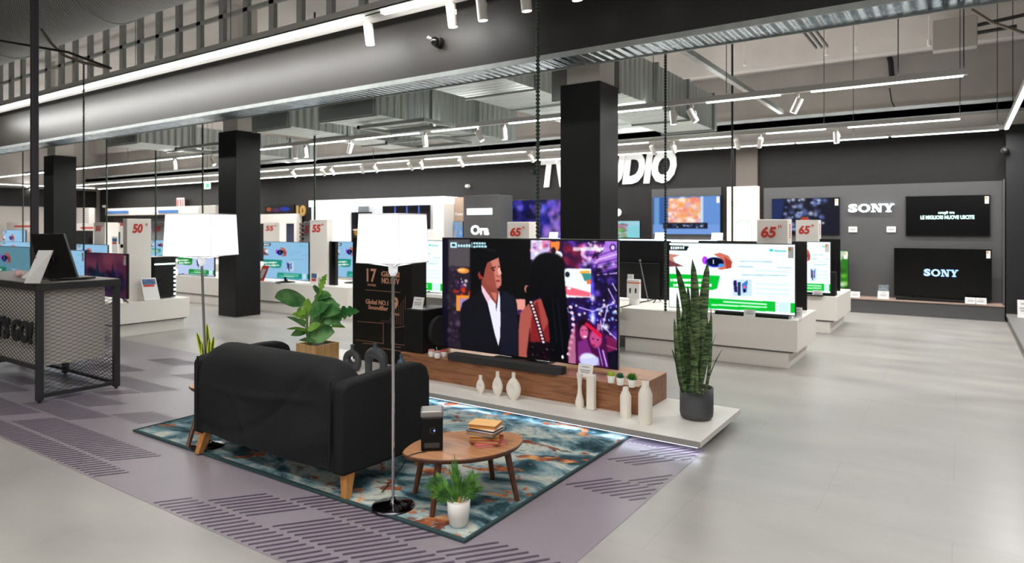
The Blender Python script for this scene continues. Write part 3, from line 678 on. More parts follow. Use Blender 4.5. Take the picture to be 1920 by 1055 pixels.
# man in the dark suit
c.poly([(864, 690), (864, 580), (868, 566), (884, 556), (903, 541), (916, 552), (934, 543), (944, 545), (964, 553), (970, 570), (973, 690)], (15, 16, 24), 2)
c.poly([(938, 560), (946, 546), (964, 554), (971, 600), (972, 690), (940, 690)], (22, 24, 40), 3, .8)
c.poly([(903, 523), (928, 530), (936, 548), (930, 572), (916, 556), (904, 542)], (140, 68, 58), 2)
c.poly([(903, 534), (908, 540), (922, 560), (930, 569), (931, 584), (936, 544), (938, 556), (939, 600), (938, 632), (935, 648), (928, 625), (920, 590), (913, 560), (904, 545)], (228, 225, 240), 1)
c.poly([(903, 533), (909, 541), (920, 560), (914, 566), (905, 548)], (235, 190, 210), 1); c.poly([(921, 548), (932, 548), (931, 566)], (190, 110, 95), 1)
c.poly([(893, 500), (900, 484), (922, 478), (935, 482), (938, 498), (939, 508), (940, 518), (940, 533), (936, 540), (928, 541), (916, 534), (906, 524), (896, 516)], (150, 74, 62), 2)
c.poly([(918, 486), (935, 482), (938, 500), (940, 520), (940, 534), (932, 540), (928, 520), (926, 502)], (206, 130, 114), 4, .85)
c.poly([(936, 498), (941, 512), (937, 516), (933, 508)], (235, 170, 160), 1); c.line((921, 503), (930, 500), 2.2, (40, 20, 20)); c.ell(926, 506, 3, 1.6, (40, 16, 18)); c.line((934, 500), (938, 499), 2, (50, 24, 24))
c.ell(934, 526, 4.5, 2, (150, 40, 46)); c.line((930, 516), (938, 519), 1.2, (120, 60, 54)); c.ell(901, 517, 4, 7, (150, 45, 40))
c.poly([(889, 512), (885, 495), (884, 478), (892, 469), (910, 465), (926, 467), (934, 473), (934, 483), (925, 487), (914, 492), (910, 504), (907, 520), (902, 515), (899, 508), (895, 518)], (9, 8, 12), 1)
c.line((905, 466), (930, 470), 3, (44, 40, 50), .5)
# broadcaster strap lines, top left
for x0, x1, y0, y1 in ((845, 857, 454, 464), (859, 883, 458, 463), (888, 911, 454, 458), (888, 913, 460, 464)): c.rect(x0, y0, x1, y1, (190, 240, 250), 1)
c.rect(848, 457, 854, 461, (20, 30, 40), 1); c.rect(885, 454, 886, 464, (180, 220, 230), 0)
for xx in (863, 868, 873, 878, 892, 897, 902, 907): c.rect(xx, 453, xx+1.2, 465, (20, 30, 50), 1, .7)
for ch in range(3): c.im[..., ch] = c.blur(c.im[..., ch], 1)
c.im = np.clip(c.im+(c.rs.rand(*c.im.shape[:2])[..., None]-.5)*.03, 0, 1)
main = c.mesh('main_picture', 1.15)
t = tv('huge flat television showing a film couple at a party, on the walnut console', TX0, TX1, TZ0, TZ1, YT, main, None, .312, th=.012, back=0, bez=.01)
MB().box(-3.5, -2.95, 4.86, 5.12, .312, .33, .006).build('stand_base', M_bez, t)
MB().box(-3.35, -3.1, YT+.006, YT+.03, .32, .42).build('stand_neck', M_bez, t)
MB().box(-3.7, -2.75, YT+.012, YT+.05, .42, .95, .01).build('rear_housing', M_backp, t)
b = MB(); b.box(TX0, TX1, YT-.002, YT+.014, TZ1, TZ1+.006); b.box(TX1, TX1+.006, YT-.002, YT+.014, TZ0, TZ1+.006); b.build('silver_edge', M_sil, t, 'thin silver edge trim')
# soundbar
t = thing('soundbar', 'long charcoal soundbar on the console in front of the television', 'soundbar', (-3.2, 4.65, .312))
b = MB(); b.prism([(-3.79, 4.59, .312), (-2.69, 4.59, .312), (-2.645, 4.63, .312), (-2.645, 4.71, .312), (-3.79, 4.71, .312)], (0, 0, .058), bev=.004)
b.build('body', mat('charcoal_speaker_mesh', '2b2b2c', .75, bump=.3, bscale=400), t)
# tall black display stand with copper lettering
t = thing('promotional_display', 'tall black promotional display with copper lettering about 17 years', 'display', (-4.9, 5.05, .1))
DY = 4.9; dx0, dx1 = PY(661, 500, DY).x, PY(772, 500, DY).x
M_copper = mat('copper_lettering', 'e0a284', .45, .1, noise=.05); M_copl = mat('dull_copper_line', '8e6655', .5)
MB().box(dx0, dx1, DY, DY+.22, .1, 1.39, .004).build('body', mat('matt_black_board', '100f0c', .6, spec=.3), t)
def ptxt(mb, s_, xa, xb, ya, yb, Y, **k):
    o = PY(xa, yb, Y); w = PY(xb, yb, Y).x-o.x; h = abs(PY(xa, ya, Y).z-o.z); mb.text(s_, (o.x, Y, o.z), (1, 0, 0), (0, 0, 1), w, h, **k); return mb
b = MB(); ptxt(b, '17', 688, 706, 503, 528, DY, bold=.02); b.build('numeral', M_copper, t)
b = MB(); ptxt(b, 'YEARS', 689, 705, 531.5, 535.5, DY); ptxt(b, 'Global', 715, 749, 508, 518, DY, bold=.02); ptxt(b, 'NO.1 TV', 716, 749, 520, 531, DY, bold=.02)
ptxt(b, 'Global NO.1', 686, 728, 560, 569, DY, bold=.015); ptxt(b, 'SoundBar', 691, 728, 571, 579, DY, bold=.015); ptxt(b, '9', 734, 747, 556, 581, DY, bold=.03); ptxt(b, 'YEARS', 733, 749, 586, 590, DY); b.build('lettering', M_copper, t)
def pbox(mb, xa, ya, xb, yb, Y, th=.003):
    a, d = PY(xa, ya, Y), PY(xb, yb, Y); return mb.box(min(a.x, d.x), max(a.x, d.x), Y-th, Y, min(a.z, d.z), max(a.z, d.z))
b = MB()
def pline(mb, p, q_, Y, w=.007):
    a, d = PY(*p, Y), PY(*q_, Y); n_ = Vector((-(d-a).z, 0, (d-a).x)).normalized()*w/2
    return mb.prism([a+n_, d+n_, d-n_, a-n_], (0, -.003, 0))
for p, q_ in (((685, 543), (751, 548)), ((670, 602), (719, 606)), ((719, 606), (719, 644)), ((667, 637), (702, 641)), ((702, 641), (719, 644)), ((734, 615), (734, 644)), ((734, 615), (762, 611)), ((734, 644), (760, 647)), ((742, 650), (752, 651)), ((716, 652), (756, 659)), ((680, 643), (702, 645))): pline(b, p, q_, DY)
for k in range(12): pline(b, (716+k*4.0, 600-max(0, k-3)*5.5), (716+k*4.0, 604+k*.6), DY, .004)
b.build('line_pattern', M_copl, t)
# subwoofer
t = thing('subwoofer', 'black cube subwoofer with a round side cone at the left end of the console', 'speaker', (-4.28, 4.83, .312))
MB().box(-4.39, -4.16, 4.67, 5.08, .312, .72, .012).build('cabinet', mat('matt_black_speaker', '131314', .55, spec=.3), t)
b = MB(); b.cyl((-4.16, 4.9, .5), (-4.125, 4.9, .5), .15, .14, 40); b.build('cone', mat('woofer_cloth', '242426', .8), t)
M_card = mat('price_card_white', 'f0efee', .5); M_ink = mat('grey_print', 'b3afae', .6); M_red = mat('red_print', 'd03a2c', .5)
def card(x, y, z, w, h, lab, depth=.05, ink=M_ink, group=None, rz=0, tilt=.25):
    t = thing('price_card', lab, 'price card', (x, y, z), group)
    b = MB(); b.prism([(x-w/2, y, z), (x-w/2, y+.004, z), (x-w/2, y+.004+h*tilt, z+h), (x-w/2, y+h*tilt, z+h)], (w, 0, 0)); b.box(x-w/2, x+w/2, y-.01, y+depth, z, z+.006)
    b.build('holder', M_card, t)
    b = MB(); yy = lambda k: y+h*tilt*k-.002
    for k, ww in ((.75, .5), (.5, .7), (.35, .6)): b.prism([(x-w*ww/2, yy(k), z+h*k), (x-w*ww/2, yy(k+.08), z+h*(k+.08)), (x+w*ww/2, yy(k+.08), z+h*(k+.08)), (x+w*ww/2, yy(k), z+h*k)], (0, -.001, 0))
    b.build('print', ink, t); return t
card(-4.27, 4.72, .72, .13, .11, 'white price card standing on the black subwoofer')
card(-2.46, 4.67, .312, .13, .10, 'white price card beside the soundbar on the walnut console')
# candles
M_glass = mat('candle_glass', 'f3eeea', .15); M_pink = mat('pink_wax_petals', 'd98f8c', .7); M_redw = mat('red_wax', 'c8434a', .6)
for i, (px, py, cl, lab) in enumerate(((809, 668, M_pink, 'small white jar with pink petals, left of its pair'), (820, 671, M_pink, 'small white jar with pink petals and a tiny teal stick, middle'), (832, 669, M_redw, 'small white jar with red petals nearest the soundbar'))):
    q = PZ(px, py, .312); t = thing('candle_jar', lab, 'candle', tuple(q), 'candle jars at the left of the soundbar')
    MB().lathe([(.022, 0), (.03, .01), (.031, .04), (.027, .05)], q, 20).build('jar', M_glass, t)
    b = MB()
    for k in range(9):
        a = k*2.4; r_ = .006+.018*(k/9); b.sphere((q.x+r_*math.cos(a), q.y+r_*math.sin(a), q.z+.058), .012, sz=.7, n=8)
    b.build('petals', cl, t)
    if i == 1: MB().cyl(q+Vector((0, 0, .05)), q+Vector((-.012, 0, .10)), .003, n=6).build('stick', mat('teal_stick', '5fc9b8', .5), t)
# blue bottles behind the sofa arm
M_blue = mat('dusty_blue_ceramic', '47637c', .4)
b = MB(); b.lathe([(.035, 0), (.042, .02), (.042, .16), (.03, .19), (.014, .205), (.014, .225), (.021, .235), (.02, .24)], (-4.2, 4.43, .1)); one(b, 'blue_bottle', M_blue, 'dusty blue ceramic bottle behind the sofa arm', 'bottle')
b = MB(); b.lathe([(.03, 0), (.036, .02), (.034, .15), (.016, .175), (.016, .185), (.024, .195)], (-4.05, 4.36, .1)); one(b, 'blue_bottle', M_blue, 'shorter dusty blue bottle just peeking over the sofa arm', 'bottle')
# black sculptural vases
M_bc = mat('charcoal_ceramic', '45464a', .5, bump=.1, bscale=40)
q = PZ(661, 694, .1); t = thing('donut_vase', 'charcoal ceramic vase with an off-centre round hole and a short neck', 'vase', tuple(q), 'charcoal sculptural vases on the platform')
b = bmesh.new(); n1, n2 = 40, 14
vs = []
for i in range(n1):
    a = 2*PI*i/n1; R = .078*(1+.06*math.cos(2*a)); rr = .038+.016*max(0, -math.sin(a))+.006*math.cos(a+2.5)
    for j in range(n2):
        p = 2*PI*j/n2; vs.append(Vector((q.x+(R+rr*math.cos(p))*math.cos(a)*.95, q.y+rr*.9*math.sin(p), q.z+.1+max(-.1, (R+rr*math.cos(p))*math.sin(a)*.95))))
mb = MB(); mb.add(vs, [(i*n2+j, i*n2+(j+1) % n2, ((i+1) % n1)*n2+(j+1) % n2, ((i+1) % n1)*n2+j) for i in range(n1) for j in range(n2)], True); mb.build('body', M_bc, t); b.free()
MB().lathe([(.03, 0), (.02, .02), (.018, .05), (.024, .06), (.015, .055)], (q.x, q.y, q.z+.19), 20).build('neck', M_bc, t)
q = PZ(705, 700, .1); t = thing('arch_vase', 'charcoal ceramic arch vase standing on two thick legs with a small neck', 'vase', tuple(q), 'charcoal sculptural vases on the platform')
pts = [(q.x-.1, q.y, q.z)]+[(q.x-.1*math.cos(a)*(1+.1*math.sin(a)), q.y, q.z+.1+.1*math.sin(a)) for a in [PI*k/14 for k in range(15)]]+[(q.x+.1, q.y, q.z)]
MB().tube(pts, [.034]+[.036+.02*math.sin(PI*k/14) for k in range(15)]+[.042], 20).build('body', M_bc, t)
MB().lathe([(.05, 0), (.026, .03), (.018, .055), (.024, .07), (.014, .065)], (q.x-.005, q.y, q.z+.225), 20).build('neck', M_bc, t)
# cream vases along the console
M_cream = mat('cream_ceramic', 'f4ede2', .5)
VL = [(901, 737, 703, 'slim', 'smallest cream dimpled vase, leftmost of the three in front of the soundbar'), (933, 742, 696, 'mid', 'middle cream dimpled vase in front of the soundbar'), (963, 749, 698, 'wide', 'widest cream vase with a pressed-in centre, right of the three by the soundbar')]
for px, yb, yt, kind, lab in VL:
    q = PZ(px, yb, .1); h = PY(px, yt, q.y).z-.1; w = {'slim': .042, 'mid': .05, 'wide': .068}[kind]
    vs = []; nz, na = 26, 28; prof = []
    for i in range(nz+1):
        z = i/nz; e = math.sin(PI*min(1, (z*.93+.07)/.86))**.75 if z < .80 else 0
        r_ = w*max(.0, e) if z < .8 else 0; r_ = max(r_, .017 if z > .6 else .3*w)
        dent = .45*math.exp(-((z-.42)/.14)**2)
        for j in range(na):
            a = 2*PI*j/na; dy = math.sin(a)*r_*.62; dy *= 1-dent*math.exp(-(math.cos(a)/.5)**2)
            vs.append((q.x+math.cos(a)*r_, q.y+dy, q.z+h*z))
    b = MB(); b.add(vs, [(i*na+j, i*na+(j+1) % na, (i+1)*na+(j+1) % na, (i+1)*na+j) for i in range(nz) for j in range(na)], True)
    b.add(vs, [tuple(range(na))[::-1], tuple(range(nz*na, (nz+1)*na))]); one(b, 'cream_vase', M_cream, lab, 'vase', 'cream vases in front of the console')
q = PZ(1087, 763, .1); h = .262
one(MB().lathe([(.03, 0), (.036, .02), (.034, .05), (.018, .11), (.015, .16), (.02, .22), (.027, h)], q), 'cream_vase', M_cream, 'cream waisted vase with a flared rim in front of the price card', 'vase', 'cream vases in front of the console')
q = PZ(1108, 768, .1); b = MB(); b.prism([(q.x-.034, q.y-.02, .1), (q.x+.034, q.y-.02, .1), (q.x+.034, q.y+.03, .1), (q.x-.034, q.y+.03, .1)], (0, 0, .27), bev=.012)
one(b, 'cream_vase', M_cream, 'cream flat-sided rectangular vase beside the waisted one', 'vase', 'cream vases in front of the console')
for px, yb, yt, r_, lab in ((1173, 782, 725, .041, 'shorter cream bottle vase near the console corner'), (1210, 794, 715, .05, 'tallest cream bottle vase at the console corner')):
    q = PZ(px, yb, .1); h = PY(px, yt, q.y).z-.1
    one(MB().lathe([(r_*.9, 0), (r_, .012), (r_, h*.7), (r_*.8, h*.8), (r_*.52, h*.9), (r_*.5, h), (r_*.4, h-.01)], q), 'cream_vase', M_cream, lab, 'vase', 'cream vases in front of the console')
# succulents
M_pot = mat('white_plastic_pot', 'eceae6', .45); M_soil = mat('dark_soil', '3a2d22', .95)
def leafmat(n, c1, c2, sc=6, st=(1, 1, 1)):
    m = mat(n, c1, .45, spec=.4); nt = m.node_tree; b = nt.nodes['Principled BSDF']; tc = nt.nodes.new('ShaderNodeTexCoord'); mp = nt.nodes.new('ShaderNodeMapping'); mp.inputs['Scale'].default_value = st
    n_ = nt.nodes.new('ShaderNodeTexNoise'); n_.inputs['Scale'].default_value = sc; n_.inputs['Detail'].default_value = 3
    nt.links.new(tc.outputs['Object'], mp.inputs[0]); nt.links.new(mp.outputs[0], n_.inputs['Vector']); r = ramp(nt, [(.38, c1), (.62, c2)])
    nt.links.new(n_.outputs['Fac'], r.inputs[0]); nt.links.new(r.outputs[0], b.inputs['Base Color']); return m
for px, py, kind, lab in ((1146, 717, 0, 'tiny white pot with a lime moss ball, leftmost of three on the console'), (1163, 721, 1, 'tiny white pot with a blue-green rosette, middle of three'), (1185, 725, 2, 'tiny white pot with spiky green leaves, rightmost of three')):
    q = PZ(px, py, .312); t = thing('mini_succulent', lab, 'plant', tuple(q), 'mini potted succulents on the console')
    MB().lathe([(.024, 0), (.03, .055), (.027, .055), (.026, .045)], q, 24).build('pot', M_pot, t)
    b = MB()
    if kind == 0:
        b.sphere((q.x, q.y, .312+.06), .026, sz=.8)
        for k in range(60):
            a, e = random.random()*2*PI, random.random()*1.4; d = Vector((math.cos(a)*math.cos(e), math.sin(a)*math.cos(e), math.sin(e)*.85)); b.sphere(Vector((q.x, q.y, .372))+d*.025, .0055, n=6)
    else:
        for k in range(26):
            a = k*2.4; e = .2+1.2*k/26; L = .05 if kind == 2 else .036; d = Vector((math.cos(a)*math.cos(e), math.sin(a)*math.cos(e), math.sin(e)))
            p0 = Vector((q.x, q.y, .36)); cl = [p0+d*L*s_+Vector((0, 0, .01*s_*s_)) for s_ in (0, .35, .7, 1)]; b.blade(cl, [.004, .009 if kind == 1 else .006, .006, .0006], d.orthogonal(), .4)
    b.build('leaves', [leafmat('lime_moss', '8fae2a', 'b4c93c', 60), leafmat('blue_green_leaf', '2f6a4c', '4d8a62', 60), leafmat('aloe_green', '2f6b2c', '55933e', 60)][kind], t)
# ---- sofa (seen from behind)
M_sofa = mat('charcoal_sofa_fabric', '191a1b', .9, spec=.3, bump=.25, bscale=5, noise=.06, nscale=60)
t = thing('sofa', 'charcoal two-seat fabric sofa seen from behind, on pale wooden legs', 'sofa', (-3.48, 2.8, 0))
SX0, SX1 = -4.19, -2.75
# back: rounded slab, softly wrinkled
b = bmesh.new(); NXs, NZs = 56, 30; X0, X1, Z0, Z1 = SX0+.085, SX1-.085, .17, .752
def top_z(x):
    e = min(x-X0, X1-x); R = .2
    return Z1 if e >= R else Z1-.09-(R-.0)*(1-math.sqrt(max(0, 1-((R-e)/R)**2)))*.55+.09
def yback(x, z, zt):
    k = max(0, (z-(zt-.13))/.13); y = 2.43+.02*(z/.75)+.11*(1-math.sqrt(max(0, 1-min(1, k)**2)))
    u = (x-X0)/(X1-X0); w = .007*math.sin(9*x+6*z)+.005*math.sin(17*x*.6-12*z+1)-.016*math.exp(-((z-.50+.03*math.sin(5*u))/.014)**2)*(u*(1-u)*4)+.012*math.sin(26*(u-.2)*max(0, .5-z)+2)*min(1, max(0, .5-z)*4)+.01*math.exp(-((z-.2-.5*(u-.15)**2*2)/.03)**2)-.012*math.exp(-((u-.25-.6*(.5-z))/.02)**2)*(1 if z < .46 else 0)
    return y+w*(1-k)
vs, fs = [], []
for i in range(NXs+1):
    x = X0+(X1-X0)*i/NXs; zt = top_z(x)
    for j in range(NZs+1):
        z = Z0+(zt-Z0)*j/NZs; vs.append((x, yback(x, z, zt), z))
    for j in range(8):
        a = PI/2*(j+1)/8; vs.append((x, 2.56+.11*math.sin(a), zt-.002-.06*(1-math.cos(a))))
    for z in (.5, .3): vs.append((x, 2.67, z))
n = NZs+1+8+2
for i in range(NXs):
    for j in range(n-1): fs.append((i*n+j, (i+1)*n+j, (i+1)*n+j+1, i*n+j+1))
b.free(); mb = MB(); mb.add(vs, fs, True); mb.add(vs, [tuple(range(n)), tuple(range(NXs*n, (NXs+1)*n))[::-1]]); mb.build('backrest', M_sofa, t)
def arm(xa, xb):
    prof = [(2.45, .15), (3.12, .13), (3.165, .2), (3.165, .56), (3.14, .63), (3.08, .665), (2.95, .673), (2.5, .655), (2.455, .63), (2.45, .6)]
    mb = MB(); mb.prism([(xa, y, z) for y, z in prof], (xb-xa, 0, 0), smooth=False, bev=.022); return mb
for xa, xb in ((SX0, SX0+.1), (SX1-.1, SX1)):
    o = arm(xa, xb).build('armrest', M_sofa, t)
MB().box(SX0+.09, SX1-.09, 2.5, 3.1, .15, .32, .02).build('seat_base', M_sofa, t)
for k in range(2):
    w = (SX1-SX0-.2)/2; x = SX0+.1+k*w; MB().box(x+.005, x+w-.005, 2.62, 3.13, .32, .44, .035, 3).build('seat_cushion', M_sofa, t)
mb = MB(); mb.tube([(X1+.004, 2.435, .66), (X1+.004, 2.43, .4), (X1+.002, 2.428, .18)], .006); mb.tube([(X0-.004, 2.435, .66), (X0-.004, 2.43, .4), (X0-.002, 2.428, .18)], .006); mb.build('piping', M_sofa, t)
for x, y, dx, dy in ((-2.79, 2.52, .0, -.01), (-4.10, 2.50, -.05, -.03), (-2.82, 3.08, .02, .04), (-4.12, 3.08, -.02, .04)):
    b = MB(); s1, s0 = .03, .019
    top = [(x-s1, y-s1, .17), (x+s1, y-s1, .17), (x+s1, y+s1, .17), (x-s1, y+s1, .17)]; bot = [(x+dx-s0, y+dy-s0, .013), (x+dx+s0, y+dy-s0, .013), (x+dx+s0, y+dy+s0, .013), (x+dx-s0, y+dy+s0, .013)]
    b.add(top+bot, [(0, 1, 2, 3), (7, 6, 5, 4), (0, 4, 5, 1), (1, 5, 6, 2), (2, 6, 7, 3), (3, 7, 4, 0)]); b.build('leg', M_oak, t, 'pale wooden leg')
# ---- floor lamps
M_shade = mat('white_lit_lampshade', 'f4f4f4', .8, emit=.8, ecol='ffffff'); M_chrome = mat('polished_chrome', 'cfcfd2', .08, 1.0); M_darkchrome = mat('dark_chrome_base', '5a5a5e', .1, 1.0)
def lamp(base, top, side, rot, zb, zt, lab, rb):
    t = thing('floor_lamp', lab, 'lamp', tuple(base), 'two white shaded floor lamps beside the sofa')
    MB().lathe([(rb, 0), (rb, .006), (rb*.9, .012), (rb*.5, .022), (.02, .034), (.012, .05)], base, 48).build('base', M_darkchrome, t, 'round dark chrome base')
    MB().tube([base+Vector((0, 0, .04)), top+Vector((0, 0, zb-.06-top.z))], .0085, 14).build('pole', M_chrome, t)
    def ring(s_, z, n=64, p=7.0):
        o = []
        for i in range(n):
            a = 2*PI*i/n; c_, s2 = math.cos(a), math.sin(a); r = s_/2/((abs(c_)**p+abs(s2)**p)**(1/p))
            x, y = r*c_, r*s2; o.append((top.x+x*math.cos(rot)-y*math.sin(rot), top.y+x*math.sin(rot)+y*math.cos(rot), z))
        return o
    n = 64; mb = MB(); vs = ring(side, zb)+ring(side*.935, zt)+ring(side*.935-.008, zt)+ring(side-.008, zb)
    mb.add(vs, [(r*n+i, r*n+(i+1) % n, ((r+1) % 4)*n+(i+1) % n, ((r+1) % 4)*n+i) for r in range(4) for i in range(n)]); shade = mb.build('lamp_shade', M_shade, t)
    b = MB()
    for r_, z in ((side, zb), (side*.935, zt)):
        q = ring(r_+.002, z); b = MB(); b.tube(q+[q[0]], .003, 6); b.build('shade_rim', mat('shade_rim_white', 'e9e9ec', .5), shade)
    lo_, hi_ = ring(side+.001, zb), ring(side*.935+.001, zt)
    for k in (8, 24, 40, 56): MB().tube([lo_[k], hi_[k]], .0022, 6).build('shade_seam', mat('seam_grey', 'c4c5c9', .6, emit=.35, ecol='ffffff'), shade)
    b = MB(); b.lathe([(.012, -.075), (.024, -.055), (.026, -.015), (.036, -.012), (.036, .012)], (top.x, top.y, zb), 20); b.build('lamp_holder', mat('frosted_holder', 'e5e9ee', .3), t)
    b = MB(); q = ring(side-.02, zb+.004, 4, 2.0); q = ring(side*1.25, zb+.004, 64)
    for k in (8, 24, 40, 56): b.tube([(top.x, top.y, zb-.025), tuple(Vector(q[k])*.72+Vector((top.x, top.y, zb))*.28)], .0035, 6)
    b.build('shade_support', mat('white_wire', 'f0f0f2', .4), t)
    d = bpy.data.lights.new('bulb', 'POINT'); d.energy = 7; d.shadow_soft_size = .05; d.color = (1, .97, .93)
    o = bpy.data.objects.new('bulb', d); COL.objects.link(o); o.parent = t; o.location = (top.x-base.x, top.y-base.y, (zb+zt)/2-base.z); return t
q = PZ(737, 949, .013); LAMP1 = lamp(q, q.copy(), .297, math.radians(8), 1.313, 1.566, 'floor lamp with white shade and chrome stem, between the sofa and the low walnut table', .116)
q = Vector((-4.237, 2.585, .013)); tp = PY(378.5, 470, q.y); lamp(q, Vector((tp.x, tp.y, 0)), .375, math.radians(27), 1.306, 1.585, 'floor lamp with a white shade behind the far left end of the sofa', .112)
# cord trailing from the table lamp
q0 = PZ(716, 922, .02); b = MB(); b.tube([q0, PZ(735, 900, .018), PZ(750, 880, .02), PZ(762, 862, .1), PZ(765, 853, .2)]+[PZ(762, 850, .29)], .003)
b.build('cord', M_blackm, LAMP1)
# ---- tables
def egg_table(pts, z, th, legs, lab, name='coffee_table', zl=.013):
    cx = sum(p.x for p in pts)/len(pts); cy = sum(p.y for p in pts)/len(pts); t = thing(name, lab, 'table', (cx, cy, .013))
    n = len(pts); sm = []
    for i in range(n):
        p0, p1, p2, p3 = pts[i-1], pts[i], pts[(i+1) % n], pts[(i+2) % n]
        for k in range(6):
            s_ = k/6; sm.append(.5*((2*p1)+(p2-p0)*s_+(2*p0-5*p1+4*p2-p3)*s_*s_+(3*p1-p0-3*p2+p3)*s_**3))
    c = Vector((cx, cy, 0)); vs = []
    lev = [(1.0, z-.004), (.985, z), ]
    low = [(1.0, z-.010), (.955, z-th)]
    for f, zz in [lev[1], lev[0], low[0], low[1]]: vs += [(cx+(p.x-cx)*f, cy+(p.y-cy)*f, zz) for p in sm]
    m = len(sm); mb = MB(); mb.add(vs, [tuple(range(m))]); tt = mb.build('tabletop', M_wtop, t)
    mb = MB(); mb.add(vs, [(r*m+i, r*m+(i+1) % m, (r+1)*m+(i+1) % m, (r+1)*m+i) for r in range(3) for i in range(m)]+[tuple(range(3*m, 4*m))[::-1]]); mb.build('table_edge', M_wdark, tt, 'dark chamfered underside edge')
    for bt, tp_ in legs: MB().cyl((bt.x, bt.y, zl), (tp_.x, tp_.y, z-th+.002), .014, .019, 16).build('leg', M_wdark, t, 'dark tapered leg')
    return t
P = lambda x, y, z=.31: PZ(x, y, z)
zz = lambda x, y: PZ(730+x/6.85, 750+y/6.85, .31)
pts = [zz(165, 672), zz(255, 722), zz(430, 752), zz(700, 768), zz(1000, 755), zz(1300, 712), zz(1520, 650), zz(1670, 570), zz(1722, 490), zz(1660, 432), zz(1450, 400), zz(1100, 385), zz(700, 418), zz(400, 500), zz(240, 585)]
lg = []
for (x, y) in ((778, 924), (810, 968), (924, 898), (970, 938)):
    bt = PZ(x, y, .013); lg.append((bt, bt))
cc = Vector((sum(p.x for p in pts)/15, sum(p.y for p in pts)/15, 0))
lg = [(bt, cc+(Vector((bt.x, bt.y, 0))-cc)*.8) for bt, _ in lg]
egg_table(pts, .31, .026, lg, 'low rounded triangular walnut side table holding books and a small speaker')
cx, cy = -4.46, 2.92; pts = [Vector((cx+.18*math.cos(a), cy+.34*math.sin(a)*(1+.06*math.cos(2*a)), .37)) for a in [2*PI*k/14 for k in range(14)]]
b1 = PZ(352, 838, .013); legs = [(b1, Vector((cx+.04, cy-.25, 0))), (Vector((cx-.16, cy-.05, 0)), Vector((cx-.1, cy-.04, 0))), (Vector((cx+.13, cy+.33, 0)), Vector((cx+.08, cy+.2, 0))), (Vector((cx-.12, cy+.33, 0)), Vector((cx-.08, cy+.2, 0)))]
egg_table(pts, .37, .026, legs, 'taller rounded walnut side table half hidden behind the left end of the sofa', 'side_table')
# speaker on the table
q = PZ(810, 846, .31); fw = Vector((q.x, q.y, 0)).normalized(); rt = Vector((fw.y, -fw.x, 0)); ang = math.atan2(rt.y, rt.x)
t = thing('portable_speaker', 'small upright black speaker with a silver top on the low walnut table', 'speaker', tuple(q)); Mx = Matrix.Translation(q) @ Matrix.Rotation(ang, 4, 'Z')
MB().box(-.058, .058, 0, .11, 0, .18, .008, M=Mx).build('body', mat('gloss_black_speaker', '060607', .3, spec=.3), t)
MB().box(-.061, .061, -.003, .113, .176, .215, .012, 3, M=Mx).build('top_cap', mat('silver_cap', '96928f', .35, .6), t, 'silver grey rounded cap')
b = MB(); b.mi = 0; b.cyl(Mx @ Vector((.012, -.002, .11)), Mx @ Vector((.012, .001, .11)), .005, n=12)
b.build('indicator', mat('blue_indicator', '7f8fff', .3, emit=1.2, ecol='8090ff'), t, 'tiny blue light')
b = MB()
for k in range(7): a = 2*PI*k/7; b.cyl(Mx @ Vector((.004+.014*math.cos(a), -.002, .11+.014*math.sin(a))), Mx @ Vector((.004+.014*math.cos(a), .0, .11+.014*math.sin(a))), .0016, n=6)
b.build('dots', M_ink, t); MB().box(-.04, .04, -.002, .0, .02, .045, .0, M=Mx).build('front_strip', mat('dark_grey_strip', '3a3a3d', .3), t)
b = MB(); b.tube([PZ(800, 846, .315), PZ(785, 848, .314), PZ(768, 853, .314), PZ(763, 856, .305), PZ(762, 862, .2)], .0025); b.build('cable', M_blackm, t)
# books
q = PZ(908, 832, .31)
BK = [('pink', 'c96a66', 'e8b7a0', .014, .17, .125, 28, .012, 'thin pink covered book at the very bottom of the stack'), ('rust', 'a9433c', 'c99c6c', .018, .165, .12, -8, .0, 'rust red book second from the bottom of the stack'),
      ('ochre', 'd89a4a', 'a8794a', .02, .16, .125, 4, -.012, 'ochre book in the middle of the stack, under the blue one'), ('blue', '4a6b94', 'b58f65', .022, .165, .125, -20, -.015, 'blue book beneath the white one'),
      ('white', 'e6e4e6', '5a4a3e', .016, .16, .12, -26, .0, 'white covered book just under the topmost'), ('cream', 'eab875', 'c08245', .022, .16, .12, -14, -.008, 'cream orange book on top of the stack')]
z = .3105
for nm, c1, c2, h, w, d, r_, off, lab in BK:
    t = thing('book', lab, 'book', (q.x+off, q.y+.02, z), 'books stacked on the low walnut table')
    Mx = Matrix.Translation((q.x+off, q.y+.02, z)) @ Matrix.Rotation(math.radians(r_+30), 4, 'Z')
    b = MB(); b.box(-w/2, w/2, -d/2, d/2, 0, .0022, M=Mx); b.box(-w/2, w/2, -d/2, d/2, h-.0022, h, M=Mx); b.box(-w/2, w/2, d/2-.003, d/2, 0, h, M=Mx); b.build('cover', mat(nm+'_book_cover', c1, .6), t)
    MB().box(-w/2+.004, w/2-.004, -d/2+.004, d/2-.003, .0022, h-.0022, M=Mx).build('pages', mat(nm+'_pages', c2, .8), t); z += h+.0003
